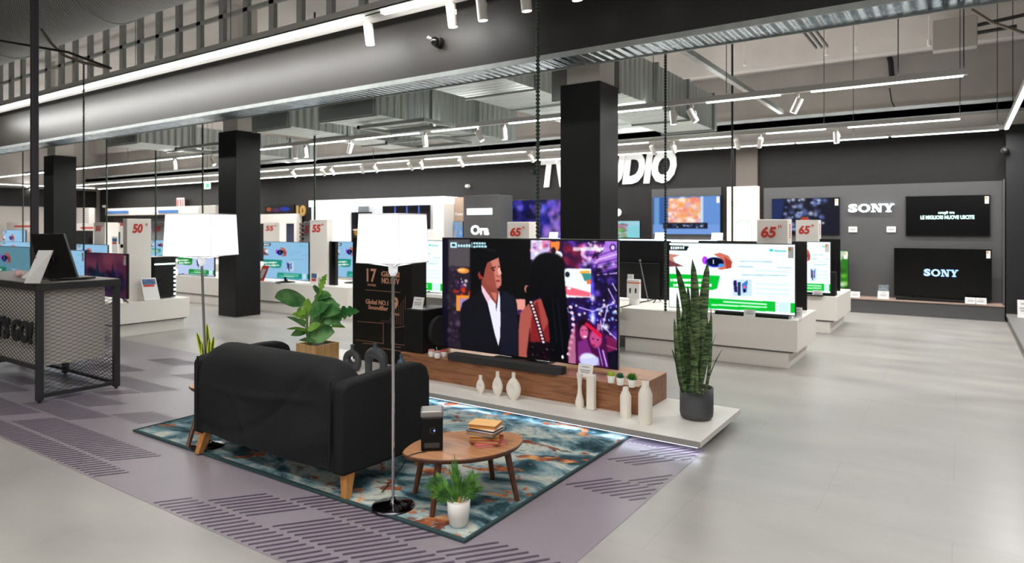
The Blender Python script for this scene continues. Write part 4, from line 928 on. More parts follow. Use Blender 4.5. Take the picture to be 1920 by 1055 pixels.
# ---- plants
R_ = Vector((CS, SN, 0)); FWD = Vector((-SN, CS, 0)); UP = Vector((0, 0, 1))
M_mon = leafmat('monstera_green', '37753a', '74ab62', 7); M_mon2 = leafmat('fresh_lime_green', '6ea632', '93c24a', 9); M_stem = mat('pale_green_stem', '7a9a50', .5)
D0 = 6.6
def at(px, py, d=D0): return Vector((0, 0, H))+ray(px, py)*d
t = thing('monstera_plant', 'leafy green monstera in a square birch plywood pot behind the sofa', 'plant', tuple(at(591, 700)))
Q = at(592, 649, 6.45); W1, W2 = 38*6.45/(F*.663), 36*6.45/(F*.805)
xa, xb, ya, yb = Q.x-W1, Q.x, Q.y, Q.y+W2+.06
b = MB(); th = .012
b.box(xa, xb, ya, ya+th, .1, Q.z); b.box(xa, xb, yb-th, yb, .1, Q.z); b.box(xa, xa+th, ya+th, yb-th, .1, Q.z); b.box(xb-th, xb, ya+th, yb-th, .1, Q.z); PP = b.build('plant_pot', M_birch, t, 'square birch plywood pot')
MB().box(xa+th, xb-th, ya+th, yb-th, .12, Q.z-.02).build('soil', M_soil, PP)
LV = [((573, 564), (515, 555), 22, 0, .6), ((585, 576), (632, 566), 13, 0, .5), ((583, 592), (616, 570), 13, 0, .4), ((617, 604), (674, 580), 13, 0, .35, 1), ((596, 606), (624, 592), 12, 0, .2), ((608, 604), (641, 607), 7, 0, .3), ((622, 612), (648, 613), 4, 1, .6),
      ((578, 634), (628, 620), 19, 0, .2), ((580, 621), (536, 615), 4, 1, .6), ((574, 622), (545, 627), 8, 0, .3), ((572, 612), (537, 591), 5, 0, .4), ((577, 592), (578, 557), 9, 1, .2), ((576, 596), (547, 588), 7, 1, .5), ((578, 620), (602, 606), 7, 1, .4), ((598, 553), (613, 511), 7, 1, .2, 1), ((596, 550), (590, 532), 6, 0, .2), ((600, 590), (640, 582), 12, 0, .35), ((590, 560), (622, 553), 9, 0, .5), ((612, 590), (638, 570), 11, 0, .3), ((588, 605), (612, 596), 11, 0, .3), ((575, 606), (552, 600), 6, 0, .4), ((590, 640), (560, 636), 5, 0, .4), ((572, 580), (556, 592), 8, 1, .4)]
for i, L in enumerate(LV):
    (bx, by), (tx, ty), hw, kind, tilt = L[:5]; dd = D0+(.12*math.sin(i*2.3)); p0, p1 = at(bx, by, dd), at(tx, ty, dd-.06+.1*math.cos(i)); k_ = dd/F
    ax = (p1-p0); Ln = ax.length; n = 16; cl, ws = [], []
    side = ax.normalized().cross(FWD).normalized(); side = (side*math.cos(tilt)+FWD*math.sin(tilt)).normalized()
    for j in range(n+1):
        s_ = j/n; cl.append(p0+ax*s_+UP*(.10*Ln*math.sin(PI*s_)-.05*Ln*s_)); w = hw*k_*(math.sin(PI*min(1, s_*.94+.09))**.62)
        if len(L) > 5 and j % 3 == 1 and 2 < j < n-1: w *= .55
        ws.append(max(w, .0008) if j < n else .0008)
    MB().blade(cl, ws, side, .22, -FWD).build('leaf', M_mon2 if kind else M_mon, t, 'fresh lime green leaf' if kind else None)
    base = at(577, 647, D0); mid = (base+p0)/2+UP*.03
    MB().tube(bez(base-UP*.02, mid, p0, 6), .0045, 6).build('stem', M_stem, t)
def sansevieria(t, c, blades, m, dist, medge=None):
    for bl in blades:
        pts, hw = bl[0], bl[1]; dd = dist+(bl[2] if len(bl) > 2 else 0); P3 = [Vector((0, 0, H))+ray(*p)*(dd) for p in pts]
        n = 14; cl = []; hw *= .8
        if len(P3) == 2: P3 = [P3[0], (P3[0]+P3[1])/2, P3[1]]
        ctrl = P3[1]*2-(P3[0]+P3[2])/2; cl = bez(P3[0], ctrl, P3[2], n); k_ = dd/F
        ws = [max(.0007, hw*k_*(.55+.45*math.sin(PI*min(1, s_/.55)/2))*(1 if s_ < .6 else math.sqrt(max(0, 1-((s_-.6)/.4)**2))*.9+.1*(1-(s_-.6)/.4))) for s_ in [j/n for j in range(n+1)]]
        ws[-1] = .0006; a_ = bl[3] if len(bl) > 3 else .3; sd = (R_*math.cos(a_)+FWD*math.sin(a_))
        mb = MB()
        if medge: mb.blade(cl, ws, sd, .3, -FWD); mb2 = mb; mb.m = [1 if i % 4 in (0, 3) else 0 for i in range(len(mb.f))]; mb.build('leaf', [m, medge], t)
        else: mb.blade(cl, ws, sd, .35, -FWD); mb.build('leaf', m, t)
# tall snake plant
m = mat('snake_plant_leaf', '3e4f2c', .4, spec=.5); nt = m.node_tree; bs = nt.nodes['Principled BSDF']; tc = nt.nodes.new('ShaderNodeTexCoord'); mp = nt.nodes.new('ShaderNodeMapping'); mp.inputs['Scale'].default_value = (2.5, 2.5, 14)
nn = nt.nodes.new('ShaderNodeTexNoise'); nn.inputs['Scale'].default_value = 4; nn.inputs['Detail'].default_value = 6; nn.inputs['Distortion'].default_value = 1.2
nt.links.new(tc.outputs['Object'], mp.inputs[0]); nt.links.new(mp.outputs[0], nn.inputs['Vector']); r = ramp(nt, [(.38, '2b3c24'), (.5, '48613b'), (.62, '788c5c')]); nt.links.new(nn.outputs['Fac'], r.inputs[0]); nt.links.new(r.outputs[0], bs.inputs['Base Color']); M_snake = m
q = PZ(1306, 783, .1); dS = 4.74; t = thing('snake_plant', 'tall snake plant in a dark grey pot on the right end of the pale platform', 'plant', tuple(q))
rp = 31.5*dS/F; ht = .228
PP = MB().lathe([(rp*.8, 0), (rp*.96, .018), (rp, .05), (rp, ht), (rp*.93, ht), (rp*.92, ht-.02), (rp*.9, ht-.04)], q, 48).build('plant_pot', mat('dark_grey_pot', '4b4c4f', .6), t, 'matt dark grey round pot')
MB().lathe([(rp*.92, 0), (.001, .006)], (q.x, q.y, q.z+ht-.03), 32).build('soil', mat('pale_bark_chips', 'b08e6a', .9, noise=.5, nscale=50, bump=1, bscale=60), PP)
BL = [([(1296, 735), (1302, 620), (1298, 485)], 13, .0), ([(1290, 735), (1289, 620), (1266, 495)], 13, .04, .5), ([(1303, 735), (1313, 620), (1327, 490)], 12, .03, -.1), ([(1285, 735), (1275, 660), (1269, 548)], 9, -.03, .6), ([(1281, 735), (1272, 690), (1264, 596)], 7, -.05, .2),
      ([(1280, 738), (1271, 700), (1259, 653)], 7, -.07, 1.0), ([(1310, 738), (1322, 660), (1332, 598)], 8, -.02, .1), ([(1317, 738), (1329, 690), (1333, 575)], 5, -.04, .3), ([(1321, 738), (1335, 690), (1355, 653)], 3.5, -.03, .8), ([(1316, 735), (1326, 680), (1343, 622)], 3.5, .02, 1.1),
      ([(1294, 738), (1298, 700), (1297, 650)], 6, -.08, .2), ([(1300, 738), (1302, 690), (1288, 600)], 8, -.05, .5), ([(1307, 738), (1305, 700), (1302, 660)], 5, -.09, .3), ([(1311, 738), (1312, 690), (1310, 620)], 9, .02, .4), ([(1284, 738), (1281, 725), (1277, 712)], 4, -.06, .4), ([(1298, 738), (1292, 620), (1289, 535)], 8, .06, .6),
      ([(1307, 737), (1320, 640), (1318, 560)], 8, .05, .2), ([(1290, 736), (1280, 640), (1283, 575)], 9, .02, .4)]
sansevieria(t, q, BL, M_snake, dS)
# small variegated snake plant on the far side table
q = Vector((-4.50, 3.0, .37)); dq = -SN*q.x+CS*q.y; t = thing('variegated_snake_plant', 'small snake plant with bright yellow leaf edges behind the left end of the sofa', 'plant', tuple(q))
MB().lathe([(.045, 0), (.055, .1), (.05, .1), (.048, .08)], q, 24).build('plant_pot', M_pot, t)
M_yel = mat('yellow_leaf_edge', 'cfd62a', .45); M_vg = leafmat('variegated_centre', '2f4a24', '4d6b30', 30)
sansevieria(t, q, [([(389, 690), (390, 650), (388, 606)], 6, 0, .2), ([(386, 690), (378, 655), (369, 623)], 5.5, 0, .4), ([(392, 690), (397, 660), (401, 630)], 4.5, .02, .3), ([(391, 690), (392, 660), (393, 633)], 4.5, -.03, .2), ([(386, 690), (382, 670), (378, 640)], 4, -.03, .2)], M_vg, dq, M_yel)
# little palm in a white pot
q = PZ(860, 984, .013); dp = -SN*q.x+CS*q.y; t = thing('potted_palm', 'small artificial palm in a white pot at the near corner of the rug', 'plant', tuple(q))
rp = 22*dp/F
PP = MB().lathe([(rp*.62, 0), (rp*.78, .012), (rp*.93, .06), (rp, .125), (rp*.9, .125), (rp*.88, .112)], q, 40).build('plant_pot', mat('white_ceramic_pot', 'e4e0db', .4), t, 'plain white round pot')
MB().lathe([(rp*.9, 0), (.001, .003)], (q.x, q.y, q.z+.112), 24).build('soil', mat('white_gravel', 'd8cfc4', .9, noise=.2, nscale=90), PP)
M_palm = leafmat('palm_green', '2d5f22', '5f9638', 20, (1, 1, 1)); M_trunk = mat('tan_palm_sheath', 'b08a5c', .8)
fr = [((858, 945), (852, 850), 5, 0), ((856, 945), (818, 895), 0, 1), ((856, 948), (805, 908), 0, 1), ((854, 948), (816, 925), 0, 1), ((862, 945), (889, 890), 0, 1), ((864, 948), (896, 912), 0, 1), ((857, 945), (846, 865), 5, 0), ((860, 945), (861, 880), 5, 0), ((855, 945), (834, 898), 4, 0), ((861, 945), (872, 895), 4, 0), ((862, 946), (880, 905), 0, 1)]
for i, ((bx, by), (tx, ty), hw, fan) in enumerate(fr):
    dd = dp+.05*math.sin(i*1.7); p0, p1 = Vector((0, 0, H))+ray(bx, by)*dp, Vector((0, 0, H))+ray(tx, ty)*dd; mb = MB(); k_ = dd/F
    cl = bez(p0, (p0+p1)/2+UP*.03, p1, 12)
    if not fan:
        for o_ in (-1, 0, 1):
            c2 = [v+R_*o_*.012*(j/12) - UP*abs(o_)*.02*(j/12) for j, v in enumerate(cl)]; mb.blade(c2, [max(.0006, hw*k_*.5*math.sin(PI*min(1, .12+.88*j/12))) for j in range(13)], R_+FWD*.4*o_, .4, -FWD)
    else:
        mb.tube(cl, .0022, 5); ax = (p1-p0).normalized(); sd = ax.cross(FWD).normalized()
        for jj in range(5, 25):
          j = min(12, jj//2); P_ = cl[j] if jj % 2 == 0 or j == 12 else (cl[j]+cl[j+1])/2
          for sg in (-1, 1):
                L = .055*(1-.45*(j/12))+.012; dr = (ax*.8+sd*sg*.62+FWD*.25*math.sin(j*1.3)).normalized(); pp = [P_+dr*L*s_-UP*.012*s_*s_ for s_ in (0, .33, .66, 1)]
                mb.blade(pp, [.001, .0023, .0018, .0004], dr.cross(FWD), .3, -FWD)
    mb.build('frond', M_palm, t)
b = MB()
for k in (-1, 0, 1): b.tube([q+Vector((k*.008, 0, .11)), q+Vector((k*.008, 0, .145))], .007, 8)
b.build('trunk', M_trunk, t)
# ================================================================ MESH COUNTER
t = thing('mesh_counter', 'black framed counter clad in expanded metal mesh with LETS GO lettering, at the left edge', 'counter', (-7.5, 2.73, 0))
CX0, CX1, CY0, CY1, CZ = -8.6, -6.47, 2.41, 3.08, 1.02
M_fr = mat('dark_counter_frame', '2c2c2d', .5); M_mesh = mat('dark_expanded_metal', '3a3938', .5, .3)
w = .05
for x in (CX0, -7.56, CX1-w):
    for y in (CY0, CY1-w):
        if x == -7.56 and y == CY0: continue
        lg_ = MB().box(x, x+w, y, y+w, .02, CZ-.06, .003).build('leg', M_fr, t); MB().cyl((x+w/2, y+w/2, 0), (x+w/2, y+w/2, .02), .014, n=10).build('leg_foot', M_blackm, lg_)
b = MB()
for y in (CY0, CY1-w): b.box(CX0+w, CX1-w, y+.01, y+w-.01, .28 if y == CY0 else .04, .31 if y == CY0 else .07)
for x in (CX0, CX1-w): b.box(x+.01, x+w-.01, CY0+w, CY1-w, .04, .07)
b.build('frame_rail', M_fr, t)
MB().box(CX0-.005, CX1+.005, CY0-.005, CY1+.005, CZ-.065, CZ-.006, .002).build('top_frame', M_fr, t)
MB().box(CX0+.004, CX1-.004, CY0+.004, CY1-.004, CZ-.008, CZ, .002).build('worktop', mat('grey_worktop', '8e8880', .45), t, 'grey beige worktop')
MB().box(CX0+.06, CX1-.075, CY0+.045, CY1-.10, .30, CZ-.07).build('inner_cabinet', mat('warm_grey_laminate', 'd2ccc4', .6), t, 'pale grey cabinet behind the mesh')
def lattice(mb, o, ux, W, Z0_, Z1_, cw=.085, ch=.035, r=.0013, un=Vector((0, -1, 0))):
    """expanded metal: two families of slanting strands"""
    ux = Vector(ux); Hh = Z1_-Z0_; sl = ch/cw
    for sg in (1, -1):
        k = -int(W*sl/ch)-2
        while k*ch < Hh+W*sl+ch:
            # line z = sg*sl*x + k*ch
            lo, hi = [], []
            pts = []
            for x in (0, W):
                z = (sl*x+k*ch-W*sl) if sg > 0 else (-sl*x+k*ch)
                pts.append((x, z))
            (xa, za), (xb_, zb_) = pts; k += 1
            if max(za, zb_) <= 0 or min(za, zb_) >= Hh: continue
            def clip(xa, za, xb_, zb_):
                for lim, s_ in ((0, 1), (Hh, -1)):
                    da, db = s_*(za-lim), s_*(zb_-lim)
                    if da < 0 and db < 0: return None
                    if da < 0: f = da/(da-db); xa, za = xa+(xb_-xa)*f, lim
                    elif db < 0: f = db/(db-da); xb_, zb_ = xb_+(xa-xb_)*f, lim
                return xa, za, xb_, zb_
            c_ = clip(xa, za, xb_, zb_)
            if not c_ or abs(c_[0]-c_[2]) < .01: continue
            xa, za, xb_, zb_ = c_; A = Vector(o)+ux*xa+UP*(Z0_+za); B = Vector(o)+ux*xb_+UP*(Z0_+zb_); d = (B-A).normalized(); n_ = d.cross(un)*r
            mb.add([A+n_, B+n_, B-n_, A-n_, A+n_+un*.004, B+n_+un*.004, B-n_+un*.004, A-n_+un*.004], [(0, 1, 2, 3), (7, 6, 5, 4), (0, 4, 5, 1), (2, 6, 7, 3)])
b = MB(); lattice(b, (CX0+w, CY0+.015, 0), (1, 0, 0), CX1-CX0-2*w, .3, CZ-.07); b.build('front_mesh', M_mesh, t)
b = MB(); lattice(b, (CX1-.015, CY0+w, 0), (0, 1, 0), CY1-CY0-2*w, .07, CZ-.07, un=Vector((1, 0, 0))); b.build('side_mesh', M_mesh, t)
b = MB(); lattice(b, (CX0+w, CY1-.015, 0), (1, 0, 0), CX1-CX0-2*w, .07, .30); b.build('rear_mesh', M_mesh, t)
p = PY(64, 645, CY0-.02); p0 = PY(0, 628, CY0-.02); b = MB(); b.text("LET'S GO!", (p.x-1.03, CY0-.012, .50), (1, 0, 0), (0, 0, 1), 1.0, .20, depth=.02, bold=.035, shear=.15); b.build('lettering', M_blackm, t, "thick black LET'S GO! lettering fixed to the mesh")
# tall pole rising from the counter
b = MB(); b.box(-7.69, -7.632, 2.80, 2.858, CZ, 5.2, .004); one(b, 'power_pole', mat('dark_grey_pole', '3c3a3f', .45), 'tall dark grey square power pole rising from the counter at the left', 'pole')
# till monitor, seen from behind
A = [PY(56, 438, 2.75), PY(118, 438, 2.75), PY(144, 520, 2.62), PY(75, 524, 2.62)]
t = thing('till_monitor', 'black till monitor seen from behind, tilted on the mesh counter', 'monitor', (-6.95, 2.7, CZ))
b = MB(); b.prism([A[3], A[2], A[1], A[0]], (-.02, .03, .0), bev=.006); b.build('housing', M_bez, t)
c0 = (A[0]+A[1]+A[2]+A[3])/4; dv = (A[1]-A[0]).normalized()
b = MB(); b.cyl(c0, c0+Vector((.02, -.05, -.01)), .05, .04, 20); b.tube([c0+Vector((.02, -.04, -.02)), c0+Vector((.02, -.07, -.1)), (c0.x+.0, 2.68, CZ+.03)], .022, 12); b.lathe([(.1, 0), (.1, .015), (.03, .03)], (c0.x, 2.68, CZ)); b.build('stand', M_blackm, t)
b = MB(); b.tube([c0+Vector((.0, -.03, .02)), c0+Vector((.07, -.05, -.02)), c0+Vector((.1, -.03, .0)), c0+Vector((.12, -.03, -.05))], .005); b.build('cable', M_blackm, t)
# white angled card holder
a_, b_, c_, d_ = PZ(45, 531, CZ+.004), PZ(74, 531, CZ+.004), None, None
Yh = a_.y; tp0, tp1 = PY(72, 469, Yh+.07), PY(99, 469, Yh+.07)
t = thing('sign_holder', 'white slanted sign with a red logo line on the counter corner', 'sign', tuple(a_))
b = MB(); b.prism([a_, b_, tp1, tp0], (0, .006, .0)); b.build('panel', M_card, t)
b = MB(); u_ = (b_-a_); v_ = (tp0-a_); nn_ = u_.cross(v_).normalized(); nn_ = -nn_ if nn_.dot(Vector((0, 0, H))-a_) < 0 else nn_; nn_ *= .012; o_ = a_+v_*.76+u_*.06+nn_; b.prism([o_, o_+u_*.86, o_+u_*.86+v_*.035, o_+v_*.035], (0, -.002, 0)); o2 = a_+v_*.8+u_*.42+nn_
b.prism([o2, o2+u_*.26, o2+u_*.18+v_*.08], (0, -.002, 0)); b.build('logo', M_red, t)
b = MB(); q1 = PZ(48, 520, CZ); b.prism([PZ(40, 522, CZ+.003), PZ(52, 512, CZ+.003), PZ(62, 512, CZ+.003), PZ(52, 524, CZ+.003)], (0, 0, .01)); b.build('card_tray', M_card, t)
b = MB(); q1, q2 = PZ(92, 527, CZ+.002), PZ(165, 523, CZ+.002); b.prism([q1, q2, q2+Vector((-.05, .09, 0)), q1+Vector((-.05, .09, 0))], (0, 0, .018), bev=.004); one(b, 'keyboard', M_blackm, 'flat black keyboard lying on the counter beneath the monitor', 'keyboard')
q = PZ(35, 519, CZ); b = MB(); b.sphere((q.x, q.y, CZ+.035), .035, n=24); one(b, 'ball', mat('pink_white_ball', 'e2b5b5', .5, noise=.2, nscale=20), 'small pink and white ball on the counter near the left edge', 'ball')
q = PZ(134, 519, CZ); b = MB(); b.sphere((q.x, q.y, CZ+.016), .045, sy=.7, sz=.36, n=20); one(b, 'computer_mouse', M_sil, 'small silver and black computer mouse on the counter', 'mouse')
# ================================================================ DISPLAY ISLANDS
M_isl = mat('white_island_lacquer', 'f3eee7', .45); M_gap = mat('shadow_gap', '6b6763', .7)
def island(x0, x1, y0, y1, h, lab, over=.09, split=True):
    t = thing('display_island', lab, 'display island', ((x0+x1)/2, (y0+y1)/2, 0), 'white television islands')
    MB().box(x0, x1, y0, y1, .185, h, .004).build('upper_box', M_isl, t)
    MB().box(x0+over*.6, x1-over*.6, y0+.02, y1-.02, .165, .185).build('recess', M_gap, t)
    MB().box(x0+over, x1-over, y0+.03, y1-.03, 0, .165, .003).build('base', M_isl, t); return t
t = island(-3.46, -1.41, 7.42, 8.5, .52, 'nearest white display island on the right, carrying the large advert television')
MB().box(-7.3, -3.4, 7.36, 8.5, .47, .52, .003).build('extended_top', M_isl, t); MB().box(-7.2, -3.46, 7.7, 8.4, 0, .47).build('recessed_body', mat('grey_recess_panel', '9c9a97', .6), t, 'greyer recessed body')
island(-7.0, -1.42, 10.2, 11.6, .52, 'second white display island on the right, before the grey wall')
island(-15.5, -8.15, 7.35, 8.4, .52, 'long white display island behind the black pillar, left of the tall promotional display')
island(-13.9, -9.35, 4.35, 5.42, .47, 'nearest white display island at the left, behind the mesh counter')
island(-24.5, -16.2, 7.35, 8.4, .5, 'white display island far behind the left counter')
island(-20, -9.5, 10.2, 11.6, .52, 'white display island at the back, behind the monstera')
# ---- advert picture
def advert(bg, green, name, gain=1.0, nx=200, label=True):
    c = Canvas(PY(1254, 500, 7.5).x+.01, PY(1492, 500, 7.5).x-.01, .535, 1.325, nx, 7.5, bg)
    if label: c.poly([(1250, 457), (1292, 459), (1288, 468), (1250, 467)], (10, 25, 25), 1)
    for k in range(6): c.rect(1258+k*4.4, 460, 1261+k*4.4, 465, (240, 255, 255), 0)
    c.poly([(1252, 474), (1275, 477), (1262, 482), (1266, 492), (1282, 499), (1254, 496)], (196, 130, 110), 1); c.poly([(1252, 485), (1262, 490), (1282, 499), (1252, 500)], (120, 60, 70), 1); c.ell(1272, 486, 8, 6, (235, 240, 250))
    c.poly([(1338, 475), (1350, 472), (1366, 478), (1373, 490), (1371, 502), (1352, 506), (1345, 503), (1356, 498), (1352, 484)], (205, 110, 92), 1); c.poly([(1358, 480), (1372, 490), (1371, 502), (1362, 504)], (170, 60, 48), 2)
    c.ell(1322, 487, 6, 9, (190, 60, 240)); c.ell(1340, 491, 19, 11, (30, 40, 190), .2); c.ell(1341, 490, 17, 9, (5, 8, 30), .2); c.ell(1352, 497, 6, 4, (60, 150, 240)); c.rect(1337, 486, 1339, 494, (150, 180, 220), 0)
    c.poly([(1252, 514), (1350, 518), (1345, 543), (1336, 546), (1252, 541)], green, 1)
    for x0, x1, y in ((1257, 1322, 524), (1263, 1334, 534)):
        c.rect(x0, y, x1, y+5, (235, 255, 240), 0)
        for k in range(int((x1-x0)/6)): c.rect(x0+4+k*6, y-1, x0+5+k*6, y+6, green, 0, .7)
    c.poly([(1326, 562), (1454, 569), (1454, 589), (1323, 582)], green, 1); c.poly([(1482, 571), (1495, 572), (1495, 592), (1482, 591)], green, 1); c.rect(1459, 570, 1478, 590, (205, 235, 250), 2)
    for (xa, ya, xb, yb) in ((1356, 569, 1438, 574), (1334, 575, 1438, 580)):
        c.line((xa, ya), (xb, yb), 3, (215, 255, 230), .9)
    for (x0, x1, y) in ((1388, 1448, 489), (1385, 1412, 499), (1391, 1475, 516), (1456, 1484, 501)): c.line((x0, y), (x1, y+1), 2, (110, 175, 195), .6)
    for y in (507, 533, 543, 552): c.line((1416, y), (1480, y+3), 1.6, (150, 210, 225), .5)
    c.ell(1446, 467, 4, 3, (30, 200, 190)); c.line((1452, 468), (1474, 468.5), 2.5, (90, 200, 200))
    c.rect(1374, 525, 1410, 558, (200, 225, 245), 2); c.poly([(1375, 528), (1381, 526), (1383, 550), (1377, 550)], (40, 20, 90), 1); c.rect(1383, 530, 1389, 557, (30, 50, 80), 1); c.poly([(1391, 534), (1402, 526), (1400, 550), (1393, 552)], (60, 120, 200), 1); c.ell(1396, 547, 3, 4, (10, 12, 40)); c.ell(1396, 540, 3, 3, (235, 90, 130))
    return c.mesh(name, gain)
ad = advert((238, 252, 255), (0, 190, 50), 'advert_picture', 1.15, 300); adb = advert((150, 200, 236), (20, 150, 130), 'blue_advert_picture', .9, 120); adt = advert((110, 165, 185), (30, 140, 110), 'teal_advert_picture', .6, 100)
X_ = lambda px, Y: PY(px, 450, Y).x
ADTV = tv('large television showing the white and green advert, on the nearest right-hand island', X_(1254, 7.5), X_(1492, 7.5), .555, 1.318, 7.5, ad, None, .52, sticker=True)
for xa, xb, lab in ((1342, 1396, 'black box foot under the advert television, left one'), (1414, 1480, 'black slab foot under the advert television, right one')):
    q, q2 = X_(xa, 7.5), X_(xb, 7.5); b = MB(); b.box(q, q2, 7.46, 7.66, .5205, .555, .006); b.build('stand_foot', M_bez, ADTV)
card(X_(1406, 7.47), 7.45, .52, .12, .075, 'small price card between the two feet of the advert television')
card(X_(1506, 7.55)-.06, 7.56, .52, .09, .12, 'white folded price card at the island corner, right of the advert television')
tv('black rear of a large television facing away, right of the large film television', X_(1120, 8.2), X_(1253, 8.1), .56, 1.32, 8.2, None, 'feet', .52, facing=1)
tv('black rear of a television facing away behind the right edge of the advert television', -2.75, -1.475, .53, 1.325, 8.33, None, 'feet', .52, facing=1)
q = PZ(1187, 590, .52); q = Vector((X_(1187, 7.75), 7.75, .52)); w_ = .085
t = thing('boxed_product', 'small white box with an orange stripe hanging on a stand on the right island', 'box', tuple(q)); MB().box(q.x-w_, q.x+w_, 7.75, 7.8, .6, .84, .004).build('box', M_card, t); MB().box(q.x-w_-.001, q.x+w_+.001, 7.748, 7.8, .79, .805).build('stripe', mat('orange_stripe', 'e8763a', .5), t)
MB().box(q.x-w_, q.x-.01, 7.77, 7.79, .84, .9).build('hang_tab', M_card, t); MB().box(q.x-.05, q.x+.05, 7.74, 7.84, .52, .6).build('stand', M_card, t); b = MB(); b.box(q.x-.05, q.x-.03, 7.747, 7.75, .67, .73); b.box(q.x+.025, q.x+.045, 7.747, 7.75, .67, .73); b.build('product_print', M_blackm, t)
b = MB(); b.tube([(X_(1200, 8.1), 8.1, 1.05), (X_(1215, 8.1), 8.1, .55)], .008); b.sphere((X_(1200, 8.1), 8.1, 1.06), .016); one(b, 'security_cable', M_stud, 'thin tether cable before the black television back on the right island', 'cable')
# size columns
def column(label, x0, x1, y0, y1, z0, z1, txt, face='y', side=True, m=None, th=.22, grp='size columns between the televisions'):
    t = thing('size_column', label, 'sign', ((x0+x1)/2, (y0+y1)/2, z0), grp); MB().box(x0, x1, y0, y1, z0, z1, .004).build('column_body', m or M_isl, t)
    b = MB()
    if face == 'y':
        w = x1-x0; b.text(txt, (x0+w*.14, y0-.001, z1-.21), (1, 0, 0), (0, 0, 1), w*.5, .13, depth=.004, bold=.04, shear=.15)
        b.text('"', (x0+w*.7, y0-.001, z1-.1), (1, 0, 0), (0, 0, 1), w*.1, .035, depth=.004)
    else:
        w = y1-y0; b.text(txt, (x1+.001, y0+w*.22, z1-.2), (0, 1, 0), (0, 0, 1), w*.42, .13, depth=.004, bold=.04, shear=.15)
        b.text('"', (x1+.001, y0+w*.76, z1-.1), (0, 1, 0), (0, 0, 1), w*.08, .035, depth=.004)
    b.build('numeral', M_red, t, 'red size number')
    if side and face == 'y':
        b = MB(); yy = (y0+y1)/2
        for k in range(7): b.box(x1, x1+.002, yy-.03, yy+.03, z1-.07-.024*k, z1-.056-.024*k)
        b.build('side_print', M_red, t)
    return t
column('white 65 inch size column behind the large advert television', X_(1419, 8.0), X_(1477, 8.0), 8.0, 8.22, .52, 1.585, '65')
column('white 65 inch size column on the second right-hand island', X_(1492, 10.6), X_(1534, 10.6), 10.6, 10.85, .52, 1.6, '65')
column('white 65 inch size column just above the large film television', X_(951, 8.0), X_(992, 8.0), 8.0, 8.2, .52, PY(960, 416, 8).z, '65', side=False)
column('tall white 50 inch size column nearest the left counter', -9.61, -9.5, 4.61, 4.94, .47, 1.612, '50', face='x')
column('white 55 inch size column right of the narrower black pillar', X_(581, 7.5), X_(613, 7.5), 7.5, 7.62, .52, PY(600, 412, 7.5).z, '55', side=False)
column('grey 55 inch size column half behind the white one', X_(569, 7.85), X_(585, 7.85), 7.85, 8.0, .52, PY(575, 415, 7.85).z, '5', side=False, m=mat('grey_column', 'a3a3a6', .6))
column('grey size column with painted shade, right of the tall 50 inch one', X_(284, 7.75), X_(311, 7.75), 7.75, 7.95, .52, PY(300, 416, 7.75).z, '50', side=False, m=mat('grey_column', 'a3a3a6', .6))  # the column's shade is put into its grey base colour
column('distant grey 50 inch size column left of the near 50 inch one', X_(176, 7.6), X_(197, 7.6), 7.6, 7.9, .5, PY(185, 417, 7.6).z, '50', side=False)
column('distant white size column seen between the pillar and the blue television', X_(494, 10.4), X_(524, 10.4), 10.4, 10.6, .52, PY(505, 417, 10.4).z, '55', side=False)
# televisions on the islands
tv('television with the advert on the second right-hand island', X_(1478, 10.3), X_(1558, 10.3), .555, 1.29, 10.3, ad, 'slab', .52, sticker=True)
tv('black television back and speaker edge at the right end of the second island', X_(1520, 10.75), -1.45, .56, 1.32, 10.75, None, None, .52, facing=1)
b = MB(); b.box(-1.62, -1.46, 10.3, 10.5, .52, .86, .01); one(b, 'black_speaker', M_backp, 'black upright speaker at the right end of the second island', 'speaker')
card(X_(1533, 10.25), 10.22, .52, .13, .08, 'small price card on the second right-hand island')
tv('television with the blue advert between the promotional display and the film television', X_(700, 7.5), X_(829, 7.5)+.02, .525, 1.30, 7.5, ad, 'feet', .52)
tv('television with the blue advert on the far island, left of the promotional display', X_(629, 8.1), X_(700, 8.1), .6, 1.24, 8.1, adb, 'neck', .52)
tv('black side panel television right of the 55 inch column', X_(613, 7.55), X_(629, 7.55), .52, 1.255, 7.55, None, None, .52, th=.06, back=0)
tv('blue advert television on a round foot, right of the narrower pillar', X_(494, 7.5), X_(579, 7.5), .565, 1.235, 7.5, adb, 'neck', .52)
tv('advert television low behind the left lamp stem', X_(333, 7.5), X_(402, 7.5), .525, 1.2, 7.5, advert((190, 205, 240), (10, 140, 50), 'violet_advert_picture', 1, 120), 'feet', .52)
tv('blue advert television behind the black party speaker', X_(283, 7.6), X_(328, 7.6), .82, 1.22, 7.6, adb, 'neck', .5)
cp = Canvas(0, 1.15, 0, .62, 120, None, (60, 30, 50))
cp.rect(0, 0, 1, 1, (70, 34, 60), 2); cp.blobs(0, .5, 1, 1, 20, .2, [(110, 50, 70), (80, 30, 60), (120, 60, 80)], .6); cp.blobs(.1, .0, .5, .6, 30, .1, [(16, 30, 60), (10, 20, 40), (30, 20, 50)], .8); cp.blobs(.5, .1, 1, .6, 30, .12, [(30, 24, 60), (60, 40, 90), (14, 12, 30)], .8); cp.ell(.3, .2, .12, .18, (90, 80, 130)); cp.poly([(.2, .1), (.3, .85), (.45, .1)], (10, 36, 60), 3, .8); cp.poly([(.6, .1), (.68, .8), (.8, .1)], (24, 18, 50), 3, .8)
purple = cp.mesh('purple_picture', .8)
tv('television showing dark purple figures, left of the tall 50 inch column', X_(160, 4.4), X_(238, 4.4), .55, 1.145, 4.4, purple, 'feet', .47, sticker=True)
tv('teal advert television behind the till monitor on the left island', X_(97, 4.4), X_(159, 4.4), .475, 1.165, 4.4, adb, None, .47, sticker=True)
